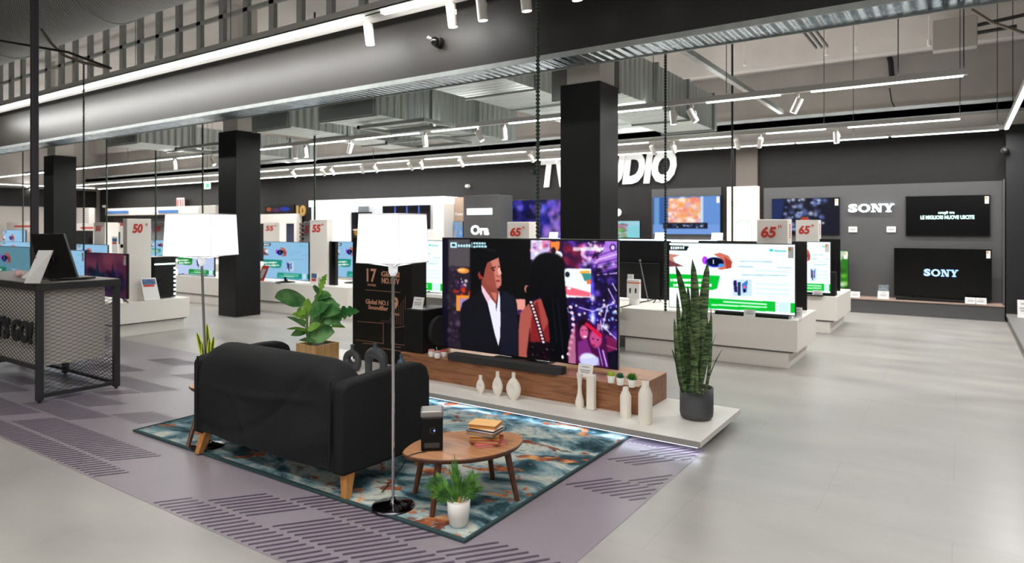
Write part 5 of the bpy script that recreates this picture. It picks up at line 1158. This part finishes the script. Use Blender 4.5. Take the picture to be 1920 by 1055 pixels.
tv('teal advert television just left of the tall black pole', X_(62, 4.42), X_(96, 4.42), .475, 1.17, 4.42, adt, None, .47)
tv('teal advert television cut by the left edge, above the counter', X_(-20, 4.42), X_(60, 4.42), .475, 1.18, 4.42, adt, None, .47, sticker=True)
tv('pale blue television on the far island right of the pole', X_(141, 7.5), X_(202, 7.5), .5, 1.08, 7.5, adb, None, .5)
tv('pale blue television on the far island at the left edge', X_(0, 7.5), X_(60, 7.5), .5, 1.09, 7.5, adb, None, .5)
tv('small blue television further back at the far left', X_(5, 8.05), X_(48, 8.05), .55, 1.41, 8.05, adb, 'feet', .5)
# party speaker with lights on the left island
t = thing('party_speaker', 'black light-up party speaker with a bright top bar on the left island', 'speaker', (-9.7, 5.2, .47))
py0, py1 = 4.985, 5.30
b = MB(); b.box(-9.85, -9.5, py0, py1, .48, 1.07, .012); b.build('cabinet', M_bez, t)
b = MB(); b.box(-9.5, -9.492, py0, py1-.02, .955, .975); b.build('light_bar', mat('mint_light', 'd8fff2', .4, emit=2.5, ecol='d0fff0'), t)
b = MB()
for k in range(7): z = .90-.062*k; b.box(-9.5, -9.49, py1-.035, py1-.008, z-.016, z+.012)
b.build('light_dots', MATS['mint_light'], t); MB().cyl((-9.5, 5.12, .66), (-9.485, 5.12, .66), .1, n=30).build('woofer', M_backp, t)
t = thing('leaflet_stand', 'white leaflet with a colourful picture leaning on the left island', 'leaflet', (-9.42, 4.93, .47))
b = MB(); p_ = [Vector((-9.37, 4.78, .475)), Vector((-9.37, 5.0, .475)), Vector((-9.44, 4.97, .78)), Vector((-9.44, 4.76, .79))]; b.prism(p_, (-.006, 0, 0)); b.build('sheet', M_card, t)
def onp(u, v): return p_[0]*(1-u)*(1-v)+p_[1]*u*(1-v)+p_[2]*u*v+p_[3]*(1-u)*v+Vector((.002, 0, 0))
b = MB(); b.prism([onp(.08, .7), onp(.92, .7), onp(.92, .94), onp(.08, .94)], (.001, 0, 0)); b.build('picture', mat('leaflet_blue_picture', '4a6a94', .5, noise=.5, nscale=30), t)
b = MB(); b.prism([onp(.1, .6), onp(.8, .6), onp(.8, .69), onp(.1, .69)], (.001, 0, 0)); b.build('headline', M_red, t)
for px, py_, lab, YY in ((215, 465, 'white leaflet stand with red and blue print beside the distant pale television', 7.3), (589, 520, 'white leaflet stand at the foot of the 55 inch column', 7.42)):
    q = PY(px, py_, YY); z0_ = .5 if px == 215 else .52; t = thing('leaflet_stand', lab, 'leaflet', (q.x, YY, z0_)); w_ = .13 if px == 215 else .08; zt_ = PY(px, 443 if px == 215 else 508, YY).z
    MB().box(q.x-w_, q.x+w_, YY, YY+.01, z0_, zt_).build('sheet', M_card, t); MB().box(q.x-w_*.8, q.x+w_*.8, YY-.002, YY, zt_-.12, zt_-.04).build('picture', MATS['leaflet_blue_picture'], t)
    MB().box(q.x-w_*.8, q.x+w_*.6, YY-.002, YY, zt_-.17, zt_-.13).build('headline', M_red, t)
q = PY(492, 500, 7.4); t = thing('red_leaflet', 'red framed leaflet tilted beside the narrower black pillar', 'leaflet', (q.x, 7.4, .52))
b = MB(); b.prism([(q.x-.16, 7.4, .52), (q.x+.03, 7.4, .52), (q.x+.13, 7.45, .8), (q.x-.06, 7.45, .8)], (0, .006, 0)); b.build('sheet', M_red, t); b = MB(); b.prism([(q.x-.11, 7.395, .57), (q.x+.0, 7.395, .57), (q.x+.07, 7.435, .74), (q.x-.04, 7.435, .74)], (0, .001, 0)); b.build('picture', M_ink, t)
# ================================================================ BACK WALL
YW = 13.44
M_sonyp = mat('sony_bay_grey', '525152', .65, noise=.03, nscale=2)
t = thing('wall_bay', 'grey wall bay with the SONY sign and four televisions', 'wall bay', (-1.3, 13.2, 0))
sx0, sx1 = X_(1432, 13.4), .585
MB().box(sx0, sx1, 13.40, YW, 0, 2.25).build('back_panel', M_sonyp, t)
MB().box(sx0, sx1, 13.02, 13.4, 0, .235, .003).build('plinth', M_sonyp, t)
MB().box(sx0, sx1, 13.0, 13.4, .235, .26, .002).build('shelf_top', wood('pinkish_oak_shelf', 'a58d80', 'b59c8e', .5, (1, 6, 6)), t)
M_sign = mat('lit_white_letters', 'f2fbff', .4, emit=1.1, ecol='f2fbff')
MB().box(sx1-.02, sx1, 13.0, 13.4, .26, 2.25).build('side_panel', M_sonyp, t)
def wordmark(b, o, w, h, d):
    o = Vector(o); X, Z = Vector((w, 0, 0)), Vector((0, 0, h)); N = Vector((0, -d, 0))
    def pr(pts): b.prism([o+X*x+Z*z for x, z in pts], N)
    def rg(cx, rx, ri, rj):
        n = 28
        for i in range(n):
            a, c = 2*PI*i/n, 2*PI*(i+1)/n
            pr([(cx+rx*math.cos(a), .5+.52*math.sin(a)), (cx+rx*math.cos(c), .5+.52*math.sin(c)), (cx+ri*math.cos(c), .5+rj*math.sin(c)), (cx+ri*math.cos(a), .5+rj*math.sin(a))])
    b.text('S', o-N*0, (1, 0, 0), (0, 0, 1), w*.2, h*1.03, depth=d, bold=.05); rg(.35, .135, .07, .33)
    t_ = .15
    pr([(.50, 0), (.60, 0), (.60, t_), (.50, t_)]); pr([(.50, 1-t_), (.60, 1-t_), (.60, 1), (.50, 1)]); pr([(.53, 0), (.565, 0), (.565, 1), (.53, 1)])
    pr([(.66, 1-t_), (.76, 1-t_), (.76, 1), (.66, 1)]); pr([(.69, 0), (.725, 0), (.725, 1), (.69, 1)]); pr([(.53, 1), (.60, 1), (.725, 0), (.66, 0)])
    pr([(.755, 1-t_), (.87, 1-t_), (.87, 1), (.755, 1)]); pr([(.91, 1-t_), (1, 1-t_), (1, 1), (.91, 1)]); pr([(.82, 0), (.94, 0), (.94, t_), (.82, t_)])
    pr([(.78, 1), (.86, 1), (.91, .45), (.85, .45)]); pr([(.93, 1), (.975, 1), (.91, .45), (.88, .45)]); pr([(.85, 0), (.91, 0), (.91, .5), (.85, .5)])
    return b
def sign(s_, xa, xb, ya, yb, Y, lab, m, name='wall_sign', cat='sign', **k):
    o = PY(xa, yb, Y); w = PY(xb, yb, Y).x-o.x; h = PY(xa, ya, Y).z-o.z; t = thing(name, lab, cat, (o.x+w/2, Y, o.z))
    b = MB(); wordmark(b, (o.x, Y, o.z), w, h, .03) if s_ == 'SONY' else b.text(s_, (o.x, Y, o.z), (1, 0, 0), (0, 0, 1), w, h, depth=.03, **k); b.build('lettering', m, t); return t
sign('SONY', 1591, 1677, 383, 398, 13.37, 'white lit SONY sign on the grey wall bay', M_sign, bold=.05)
cs = Canvas(0, 1, 0, .58, 130, None, (8, 10, 24))
cs.rect(0, 0, 1, 1, (10, 14, 34), 1); cs.poly([(0, 1), (.2, 1), (.1, 0), (0, 0)], (20, 40, 90), 4); cs.blobs(.2, .1, .8, 1, 110, .05, [(150, 170, 215), (40, 40, 70), (90, 110, 170), (20, 20, 40), (210, 220, 240)], .8, 1.6); cs.ell(.5, .4, .07, .1, (180, 60, 30)); cs.rect(.3, .1, .7, .18, (170, 200, 240), 3, .7)
tv('wall-mounted television showing glittering crystals, left of the SONY sign', X_(1447, 13.36), X_(1574, 13.36), 1.35, 2.04, 13.36, cs.mesh('crystal_picture', 1.0, ), None, None, sticker=True, back=0, th=.04)
t = tv('wall-mounted black television with white and cyan caption, upper right', X_(1698, 13.36), X_(1857, 13.36), 1.345, 2.03, 13.36, None, None, None, sticker=True, back=0, th=.04)
b = MB(); M_cyan = mat('caption_white', 'c8fff4', .4, emit=1.0, ecol='d0fff6')
for s_, xa, xb, ya, yb in (('scegli tra', 1759, 1790, 396, 402), ('LE MIGLIORI NUOVE USCITE', 1726, 1827, 404, 411)):
    o = PY(xa, yb, 13.355); w = PY(xb, yb, 13.355).x-o.x; h = PY(xa, ya, 13.355).z-o.z; b.text(s_, (o.x, 13.355, o.z), (1, 0, 0), (0, 0, 1), w, h, depth=.001, bold=.03)
b.build('caption', M_cyan, t)
t = tv('black television showing a blue SONY logo, standing on the grey bay shelf', X_(1676, 13.2), X_(1860, 13.2), .31, 1.14, 13.2, None, 'feet', .26, sticker=True, back=0, th=.04)
b = MB(); o = PY(1732, 517, 13.195); w = PY(1797, 517, 13.195).x-o.x; wordmark(b, (o.x, 13.195, o.z), w, PY(1732, 504, 13.195).z-o.z, .002); b.build('logo', mat('logo_blue_white', 'a8c8f0', .4, emit=.85, ecol='9cc4f2'), t)
b = MB(); b.box(X_(1680, 13.1), X_(1826, 13.1), 13.04, 13.12, .26, .305, .006); one(b, 'soundbar', M_backp, 'low black soundbar before the SONY television on the grey bay shelf', 'soundbar')
cg = Canvas(0, 1.1, 0, .78, 90, None, (30, 120, 20)); cg.blobs(0, 0, 1, 1, 90, .12, [(120, 200, 40), (40, 130, 20), (220, 240, 220), (20, 70, 12), (170, 220, 90)], .8)
tv('television edge with bright green leaves picture, right of the second island', X_(1500, 13.1), X_(1591, 13.1), .3, 1.08, 13.1, cg.mesh('leaf_picture', 1), 'feet', .26, sticker=True)
for px, py_, lab, YY in ((1603, 557, 'small white price card on the grey bay shelf, leftmost', 13.05), (1820, 569, 'small white price card before the SONY television, left one of two', 13.0), (1839, 569, 'small white price card before the SONY television, right one of two', 13.0)):
    q = PY(px, py_, YY); card(q.x, YY, .26, .15, .1, lab)
q = PY(1656, 560, 13.05); t = card(q.x, 13.05, .26, .17, .13, 'white price card with a small photograph on the grey bay shelf'); MB().box(q.x-.08, q.x+.08, 13.08, 13.085, .39, .5).build('photo', mat('card_photo', '7c8a90', .5, noise=.5, nscale=20), t)
for i, px in enumerate((1599, 1671)):
    q = PY(px, 430, 13.38); t = thing('wall_label', 'small white wall label under the SONY sign, %s' % ('left one', 'right one')[i], 'label', tuple(q)); MB().box(q.x-.07, q.x+.07, 13.38, 13.4, q.z-.05, q.z+.05, .004).build('plate', M_card, t); MB().box(q.x-.045, q.x+.045, 13.378, 13.38, q.z-.015, q.z+.015).build('print', M_ink, t)
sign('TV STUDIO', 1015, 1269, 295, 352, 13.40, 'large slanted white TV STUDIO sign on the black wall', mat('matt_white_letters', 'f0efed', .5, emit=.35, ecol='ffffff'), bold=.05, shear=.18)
# right of the sign: cream panel, television wall
t = thing('lit_panel', 'tall cream panel with a mint outline drawing on the back wall', 'panel', (X_(1392, 13.3), 13.3, .5)); xa, xb = X_(1363, 13.3), X_(1421, 13.3)
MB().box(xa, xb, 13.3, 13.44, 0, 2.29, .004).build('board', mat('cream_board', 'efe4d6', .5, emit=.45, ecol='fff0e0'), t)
b = MB(); cxx = (xa+xb)/2+.02; b.tube([(cxx-.16, 13.298, 1.2), (cxx-.16, 13.298, 1.5)]+[(cxx-.16*math.cos(a), 13.298, 1.5+.14*math.sin(a)) for a in [PI*k/10 for k in range(1, 10)]]+[(cxx+.16, 13.298, 1.5), (cxx+.16, 13.298, 1.2)], .012, 6); b.build('outline', mat('mint_paint', '9fd6c8', .5), t)
b = MB()
for k, wd in enumerate((.2, .3)): b.box(xa+.07, xa+.07+wd, 13.296, 13.299, 1.98-.07*k, 2.0-.07*k)
b.build('print', M_ink, t)
b = MB(); b.box(X_(1380, 13.36), X_(1420, 13.36), 13.36, 13.44, 2.3, 3.1); one(b, 'wall_pier', mat('brown_grey_paint', '5d554e', .6), 'brown-grey wall pier above the cream panel', 'pier')
b = MB(); b.box(X_(1222, 13.42), X_(1352, 13.42), 13.42, 13.45, 1.0, 2.3); one(b, 'grey_backing_panel', M_grey, 'grey backing panel behind the television with the autumn picture', 'panel')
co = Canvas(0, 1.4, 0, .8, 150, None, (90, 130, 190))
co.rect(0, 0, .24, 1, (50, 90, 160), 3); co.rect(.02, .0, .1, 1, (100, 150, 200), 4); co.rect(.24, .3, .73, .96, (235, 170, 120), 1); co.blobs(.24, .3, .72, .96, 90, .05, [(240, 150, 70), (250, 225, 215), (230, 130, 110), (215, 170, 190), (255, 235, 225)], .8, 1.6); co.rect(.72, .3, .76, 1, (190, 215, 240), 1); co.rect(.76, 0, 1, 1, (95, 140, 205), 4); co.rect(0, 0, 1, .26, (110, 150, 215), 2); co.rect(.16, .15, .82, .3, (12, 16, 34), 1); co.blobs(.2, .18, .78, .26, 16, .03, [(160, 190, 220), (70, 90, 130)], .8, 1.2)
tv('wall-mounted television showing an orange autumn picture, right of the TV STUDIO sign', X_(1224, 13.34), X_(1351, 13.34), 1.34, 2.13, 13.34, co.mesh('autumn_picture', 1.1), None, None, sticker=True, back=0, th=.06)
cb = Canvas(0, 1.4, 0, .8, 150, None, (12, 16, 60)); cb.blobs(0, 0, 1, 1, 120, .09, [(30, 60, 220), (10, 10, 50), (70, 60, 190), (120, 110, 220), (20, 20, 110), (8, 8, 24)], .8, 1.7); cb.blobs(.5, 0, 1, 1, 30, .09, [(120, 80, 190), (160, 120, 210), (20, 12, 50)], .7, 1.7)
tv('wall television showing deep blue abstract shapes, left of the wide pillar', X_(953, 13.3), X_(1056, 13.3), 1.2, 2.14, 13.3, cb.mesh('blue_abstract_picture', 1.1), None, None, sticker=False, back=0, th=.06)
cn = Canvas(0, .9, 0, .5, 70, None, (150, 200, 215)); cn.blobs(0, 0, .6, .8, 60, .12, [(50, 120, 60), (120, 170, 90), (30, 80, 50), (200, 110, 160)], .8); cn.rect(.6, 0, 1, .7, (120, 200, 210), 6, .8)
tv('small television with a garden picture beside the wide pillar', X_(1140, 13.1), X_(1200, 13.1), 1.26, 1.63, 13.1, cn.mesh('garden_picture', 1.1), None, None, back=0, th=.05)
t = thing('wall_cabinet', 'white wall cabinet with a bright lit edge below the back wall televisions', 'cabinet', (-6, 13.1, 0)); MB().box(-8.55, -3.9, 12.9, 13.44, 0, 1.22, .004).build('body', M_isl, t); MB().box(-8.55, -3.9, 12.88, 12.92, 1.2, 1.24).build('light_edge', mat('ice_blue_light', 'dff4ff', .4, emit=1.6, ecol='d8f2ff'), t)
for i, (px, lab) in enumerate(((1079-42, 'small white price card below the blue abstract television'), (1237, 'small white price card below the autumn picture, left'), (1344, 'small white price card below the autumn picture, right'))):
    q = PY(px, 445, 12.95); card(q.x, 12.95, 1.24, .22, .14, lab)
q = PY(1157, 398, 13.4); b = MB(); b.cyl((q.x, 13.44, q.z), (q.x, 13.38, q.z), .085, n=24); one(b, 'round_sign', M_sign, 'small round white lit sign beside the wide pillar', 'sign')
# grey kiosk
t = thing('grey_kiosk', 'dark grey kiosk with a lit white bar and the words Ora above the film television', 'kiosk', (X_(905, 12.4), 12.6, 0)); xa, xb = X_(869, 12.4), X_(936, 12.4)
MB().box(xa, xb, 12.4, 12.95, 0, PY(900, 366, 12.4).z, .006).build('body', mat('dark_grey_kiosk', '454547', .6), t)
MB().box(xa-.001, xb+.001, 12.395, 12.4, PY(900, 411, 12.4).z, PY(900, 406, 12.4).z).build('band', M_grey, t)
b = MB(); pbox(b, 876, 391, 923, 402, 12.39, .01); b.build('light_bar', M_sign, t); b = MB(); ptxt(b, 'Ora', 883, 917, 422, 440, 12.395, bold=.04); b.build('lettering', M_sign, t)
# beige frame panel
t = thing('beige_panel', 'beige wall panel with faint white lettering and a sky picture, left of the grey kiosk', 'panel', (X_(850, 13.2), 13.2, 0)); MB().box(X_(833, 12.8), X_(869, 13.2), 13.2, 13.44, 0, PY(850, 370, 13.2).z, .004).build('board', mat('beige_board', 'a58d7c', .6), t)
b = MB(); ptxt(b, 'The Frame', 843, 868, 398, 404, 13.195); b.build('lettering', M_card, t)
ck = Canvas(0, 1, 0, .8, 60, None, (120, 165, 220)); ck.blobs(0, 0, 1, 1, 25, .2, [(160, 190, 225), (90, 140, 200), (200, 205, 205), (150, 150, 140)], .7)
tv('television picture of a pale sky on the beige panel', X_(834, 12.8), X_(868, 13.15), 1.1, PY(850, 415, 13.15).z, 13.15, ck.mesh('sky_picture', 1), None, None, back=0)
# white shop front
t = thing('white_shop_front', 'bright white shop front with a glowing frame behind the right lamp shade', 'shop front', (X_(706, 12.6), 13, 0)); xa, xb = X_(579, 12.8), X_(832, 12.8); M_glow = mat('glowing_white_frame', 'f6fbff', .5, emit=.9, ecol='f4fbff')
zt_ = PY(706, 372, 12.8).z
MB().box(xa, xb, 12.8, 13.4, zt_-.18, zt_, .004).build('lit_fascia', M_glow, t); MB().box(xb-.35, xb, 12.8, 13.4, 0, zt_-.18).build('side_pier', M_white, t); MB().box(xa, xa+1.6, 12.9, 13.4, 0, zt_-.18).build('left_pier', mat('soft_white_board', 'eceff2', .5, emit=.3, ecol='ffffff'), t)
MB().box(xa+1.6, xb-.35, 13.3, 13.4, 0, zt_-.18).build('back_board', MATS['soft_white_board'], t)
b = MB(); pbox(b, 631, 383, 692, 399, 13.25, .02); b.build('grey_header', mat('mid_grey_board', '9fa3a6', .6), t); b = MB(); pbox(b, 649, 386, 671, 397, 13.22, .02); b.build('header_light', M_sign, t)
for z in (.6, 1.0, 1.4): MB().box(xa+1.7, xb-.4, 12.95, 13.3, z, z+.03).build('shelf', M_white, t)
cd = Canvas(0, 1, 0, .9, 60, None, (6, 8, 14)); cd.ell(.15, .55, .06, .07, (150, 60, 20)); cd.ell(.62, .55, .09, .1, (170, 120, 40)); cd.blobs(.4, .2, .9, .5, 6, .1, [(14, 20, 40), (8, 14, 30)], .7)
tv('dark television with small amber spots, left of the right lamp shade', X_(620, 12.85), X_(690, 12.85), .67, PY(650, 398, 12.98).z, 12.98, cd.mesh('amber_picture', 1), 'feet', .63, back=0)
cl_ = Canvas(0, 1, 0, .3, 120, None, (10, 8, 12)); cl_.rect(0, .2, 1, .7, (44, 30, 38), 6)
for k in (.28, .53, .78): cl_.rect(k-.012, 0, k+.012, 1, (90, 130, 255), 1)
tv('wide dark television with blue vertical light bars above the right lamp shade', X_(717, 13.1), X_(806, 13.1), 1.44, PY(760, 385, 13.1).z, 13.1, cl_.mesh('blue_bar_picture', 1), None, 1.43, back=0)
# bays further left along the back wall
q0, q1 = X_(488, 13.2), X_(556, 13.2); t = thing('white_bay', 'white framed bay with a pink and blue glow, behind the blue advert television', 'wall bay', ((q0+q1)/2, 13.2, 0))
b = MB(); z_ = PY(520, 401, 13.2).z; b.box(q0, q1, 13.2, 13.4, z_-.3, z_); b.box(q1-.12, q1, 13.2, 13.4, 0, z_-.3); b.build('frame', M_white, t); MB().box(q0, q1-.12, 13.35, 13.4, 0, z_-.3).build('back_board', mat('navy_board', '26334d', .5), t)
cq = Canvas(0, 1.6, 0, .4, 60, None, (22, 20, 26)); cq.ell(.15, .5, .1, .3, (180, 80, 30)); cq.ell(.4, .4, .15, .3, (90, 40, 90)); cq.ell(.7, .5, .2, .3, (30, 50, 180))
tv('dark screen with orange and blue glow above the white framed bay', X_(490, 13.3), X_(545, 13.3), PY(515, 400, 13.3).z, PY(515, 384, 13.3).z, 13.425, cq.mesh('glow_picture', .8), None, None, back=0)
t = sign('10', 557, 574, 385, 405, 13.3, 'gold numeral 10 on the far back wall', mat('gold_numeral', 'b08a48', .4, .3), bold=.05)
b = MB()
for k in range(5): z = PY(565, 418+k*8, 13.3).z; b.box(X_(558, 13.3), X_(572, 13.3), 13.3, 13.4, z-.05, z)
one(b, 'slatted_stand', mat('dark_brown_slats', '5a443a', .6), 'stack of dark brown shelf slats under the gold numeral', 'shelf')
# far shelving with products
M_cor = mat('white_cornice', 'c9c4be', .6)
t = thing('product_shelving', 'long pale cornice and dark product shelving on the far back wall at the left', 'shelving', (X_(250, 13.1), 13.1, 0)); xa, xb = X_(198, 13.0), X_(405, 13.0)
z_ = PY(265, 389, 13.0).z; MB().box(xa, xb, 13.0, 13.44, z_-.28, z_).build('cornice', M_cor, t); MB().box(xa, xb, 13.3, 13.44, 0, z_-.28).build('back_board', mat('dark_slat_board', '3a3837', .7), t)
for z in (.5, .9, 1.3): MB().box(xa, xb, 12.95, 13.3, z, z+.03).build('shelf', M_cor, t)
cols = ['d8d4d0', '8d2f2a', '2d5a4a', '3a3a3e', 'c9c9cf', '2f4f86', 'b5564c', '6d6d70']; M_pr = [mat('product_carton_%s' % n_, c_, .6) for n_, c_ in zip(('white', 'red', 'green', 'black', 'silver', 'blue', 'coral', 'grey'), cols)]
cn_ = ('white', 'red', 'dark green', 'black', 'silver', 'blue', 'coral', 'grey'); rs = random.Random(3); k = 0
for zi, z in enumerate((.53, .93, 1.33)):
    x = xa+.3
    while x < xb-.6:
        w = rs.uniform(.25, .5); h = rs.uniform(.18, .33); ci = rs.randrange(8); b = MB(); b.box(x, x+w, 12.98, 13.25, z, z+h, .01)
        one(b, 'product_carton', M_pr[ci], '%s product carton on the %s shelf of the far left back wall' % (cn_[ci], ('lowest', 'middle', 'top')[zi]), 'box', '%s cartons on the %s far shelf' % (cn_[ci], ('lowest', 'middle', 'top')[zi])); x += w+rs.uniform(.15, .6)
b = MB(); b.box(X_(202, 12.98), X_(240, 12.98), 12.97, 13.0, z_-.2, z_-.1); b.box(X_(297, 12.98), X_(333, 12.98), 12.97, 13.0, z_-.22, z_-.12)
one(b, 'header_strips', mat('blue_header', '3f6fae', .5), 'two blue header strips on the pale cornice at the far left', 'sign')
b = MB(); b.box(X_(372, 12.5), X_(404, 12.5), 12.5, 13.4, 0, PY(385, 386, 12.5).z); one(b, 'pale_partition', M_cor, 'pale partition just left of the narrower black pillar', 'partition')
b = MB(); b.box(X_(142, 12.2), X_(167, 12.2), 12.2, 12.4, 0, PY(150, 390, 12.2).z); one(b, 'pale_partition', M_cor, 'pale grey partition right of the furthest left pillar', 'partition')
for (pa, pb, yt, YY, lab) in ((12, 64, 416, 10.2, 'long white promotional header with red print at the far left'), (141, 176, 419, 11.8, 'white promotional header with red print right of the furthest pillar')):
    xa, xb = X_(pa, YY), X_(pb, YY); zt_ = PY(pa, yt, YY).z; t = thing('promo_header', lab, 'sign', ((xa+xb)/2, YY, zt_-.5)); MB().box(xa, xb, YY, YY+.06, zt_-.38, zt_, .004).build('board', M_white, t); MB().box(xa+.3*(xb-xa), xb-.03, YY-.003, YY, zt_-.2, zt_-.13).build('print', M_red, t)
    b = MB(); b.box(xa+.05, xa+.1, YY+.01, YY+.05, 0, zt_-.38); b.box(xb-.1, xb-.05, YY+.01, YY+.05, 0, zt_-.38); b.build('post', M_white, t)
tv('black television back between the furthest pillar and the distant 50 inch column', X_(143, 10.6), X_(175, 10.6), .75, PY(160, 432, 10.6).z, 10.6, None, None, .52, facing=1)
t = thing('shop_mannequin_shelf', 'white shelf unit with dark green boxes left of the tall 50 inch column', 'shelf', (X_(212, 9.5), 9.5, 0)); xa, xb = X_(198, 9.5), X_(232, 9.5); zt_ = PY(215, 418, 9.5).z
b = MB(); b.box(xa, xa+.22, 9.5, 9.8, 0, zt_); b.box(xb-.2, xb, 9.5, 9.8, 0, zt_-.08); b.box(xa, xb, 9.5, 9.8, .9, 1.0); b.build('frame', M_white, t); b = MB(); b.box(xa+.3, xa+.55, 9.55, 9.75, 1.0, 1.35); b.box(xa+.62, xa+.85, 9.55, 9.75, 1.0, 1.28); b.build('boxes', M_pr[2], t)
# ================================================================ RIGHT-HAND GONDOLA
t = thing('wall_gondola', 'dark wall unit with a low grey plinth at the right edge', 'wall unit', (1.0, 11.5, 0)); M_gpl = mat('grey_plinth_top', '8a8886', .5)
MB().box(.62, 2.4, 9.0, 13.0, .0, .10).build('plinth', M_gap, t); MB().box(.6, 2.4, 9.0, 13.0, .10, .135, .003).build('plinth_top', M_gpl, t); MB().box(.6, 6.9, 13.0, 13.44, .0, 3.1).build('end_panel', mat('near_black_panel', '141416', .6), t); MB().box(1.25, 2.4, 9.0, 13.0, .135, 2.4).build('back_panel', MATS['near_black_panel'], t)
q = PX(1900, 460, .78); MB().box(.68, 1.25, q.y-.1, q.y+.5, q.z-.03, q.z, .003).build('shelf', M_gpl, t)
b = MB(); b.tube([PX(1903, 452, .74), PX(1908, 440, .76), PX(1916, 424, .82), PX(1924, 415, .9)], .016); one(b, 'hair_styler', mat('pink_handset', 'c98f98', .5), 'pink and black handheld device on the shelf at the right edge', 'device')
q = PX(1908, 610, .72); card(.8, q.y, .135, .16, .26, 'white leaning card on the low plinth at the right edge', rz=0)
# ================================================================ CAMERA, WORLD, VIEW
cam = bpy.data.cameras.new('camera'); co_ = bpy.data.objects.new('camera', cam); COL.objects.link(co_); bpy.context.scene.camera = co_
cam.sensor_width = 36; cam.sensor_fit = 'HORIZONTAL'; cam.lens = 36*F/1920; cam.shift_x = 0; cam.shift_y = -(527.5-HY)/1920
cam.clip_end = 100; co_.location = (0, 0, H); co_.rotation_euler = (PI/2, 0, YAW)
cam.dof.use_dof = True; cam.dof.focus_distance = 4.6; cam.dof.aperture_fstop = 2.2
w = bpy.data.worlds.new('world'); bpy.context.scene.world = w; w.use_nodes = True; w.node_tree.nodes['Background'].inputs[0].default_value = (.5, .5, .5, 1); w.node_tree.nodes['Background'].inputs[1].default_value = .1
vs_ = bpy.context.scene.view_settings; vs_.view_transform = 'Standard'; vs_.look = 'None'; vs_.exposure = 0; vs_.gamma = 1
bpy.context.scene.cycles.max_bounces = 6; bpy.context.scene.cycles.use_denoising = True
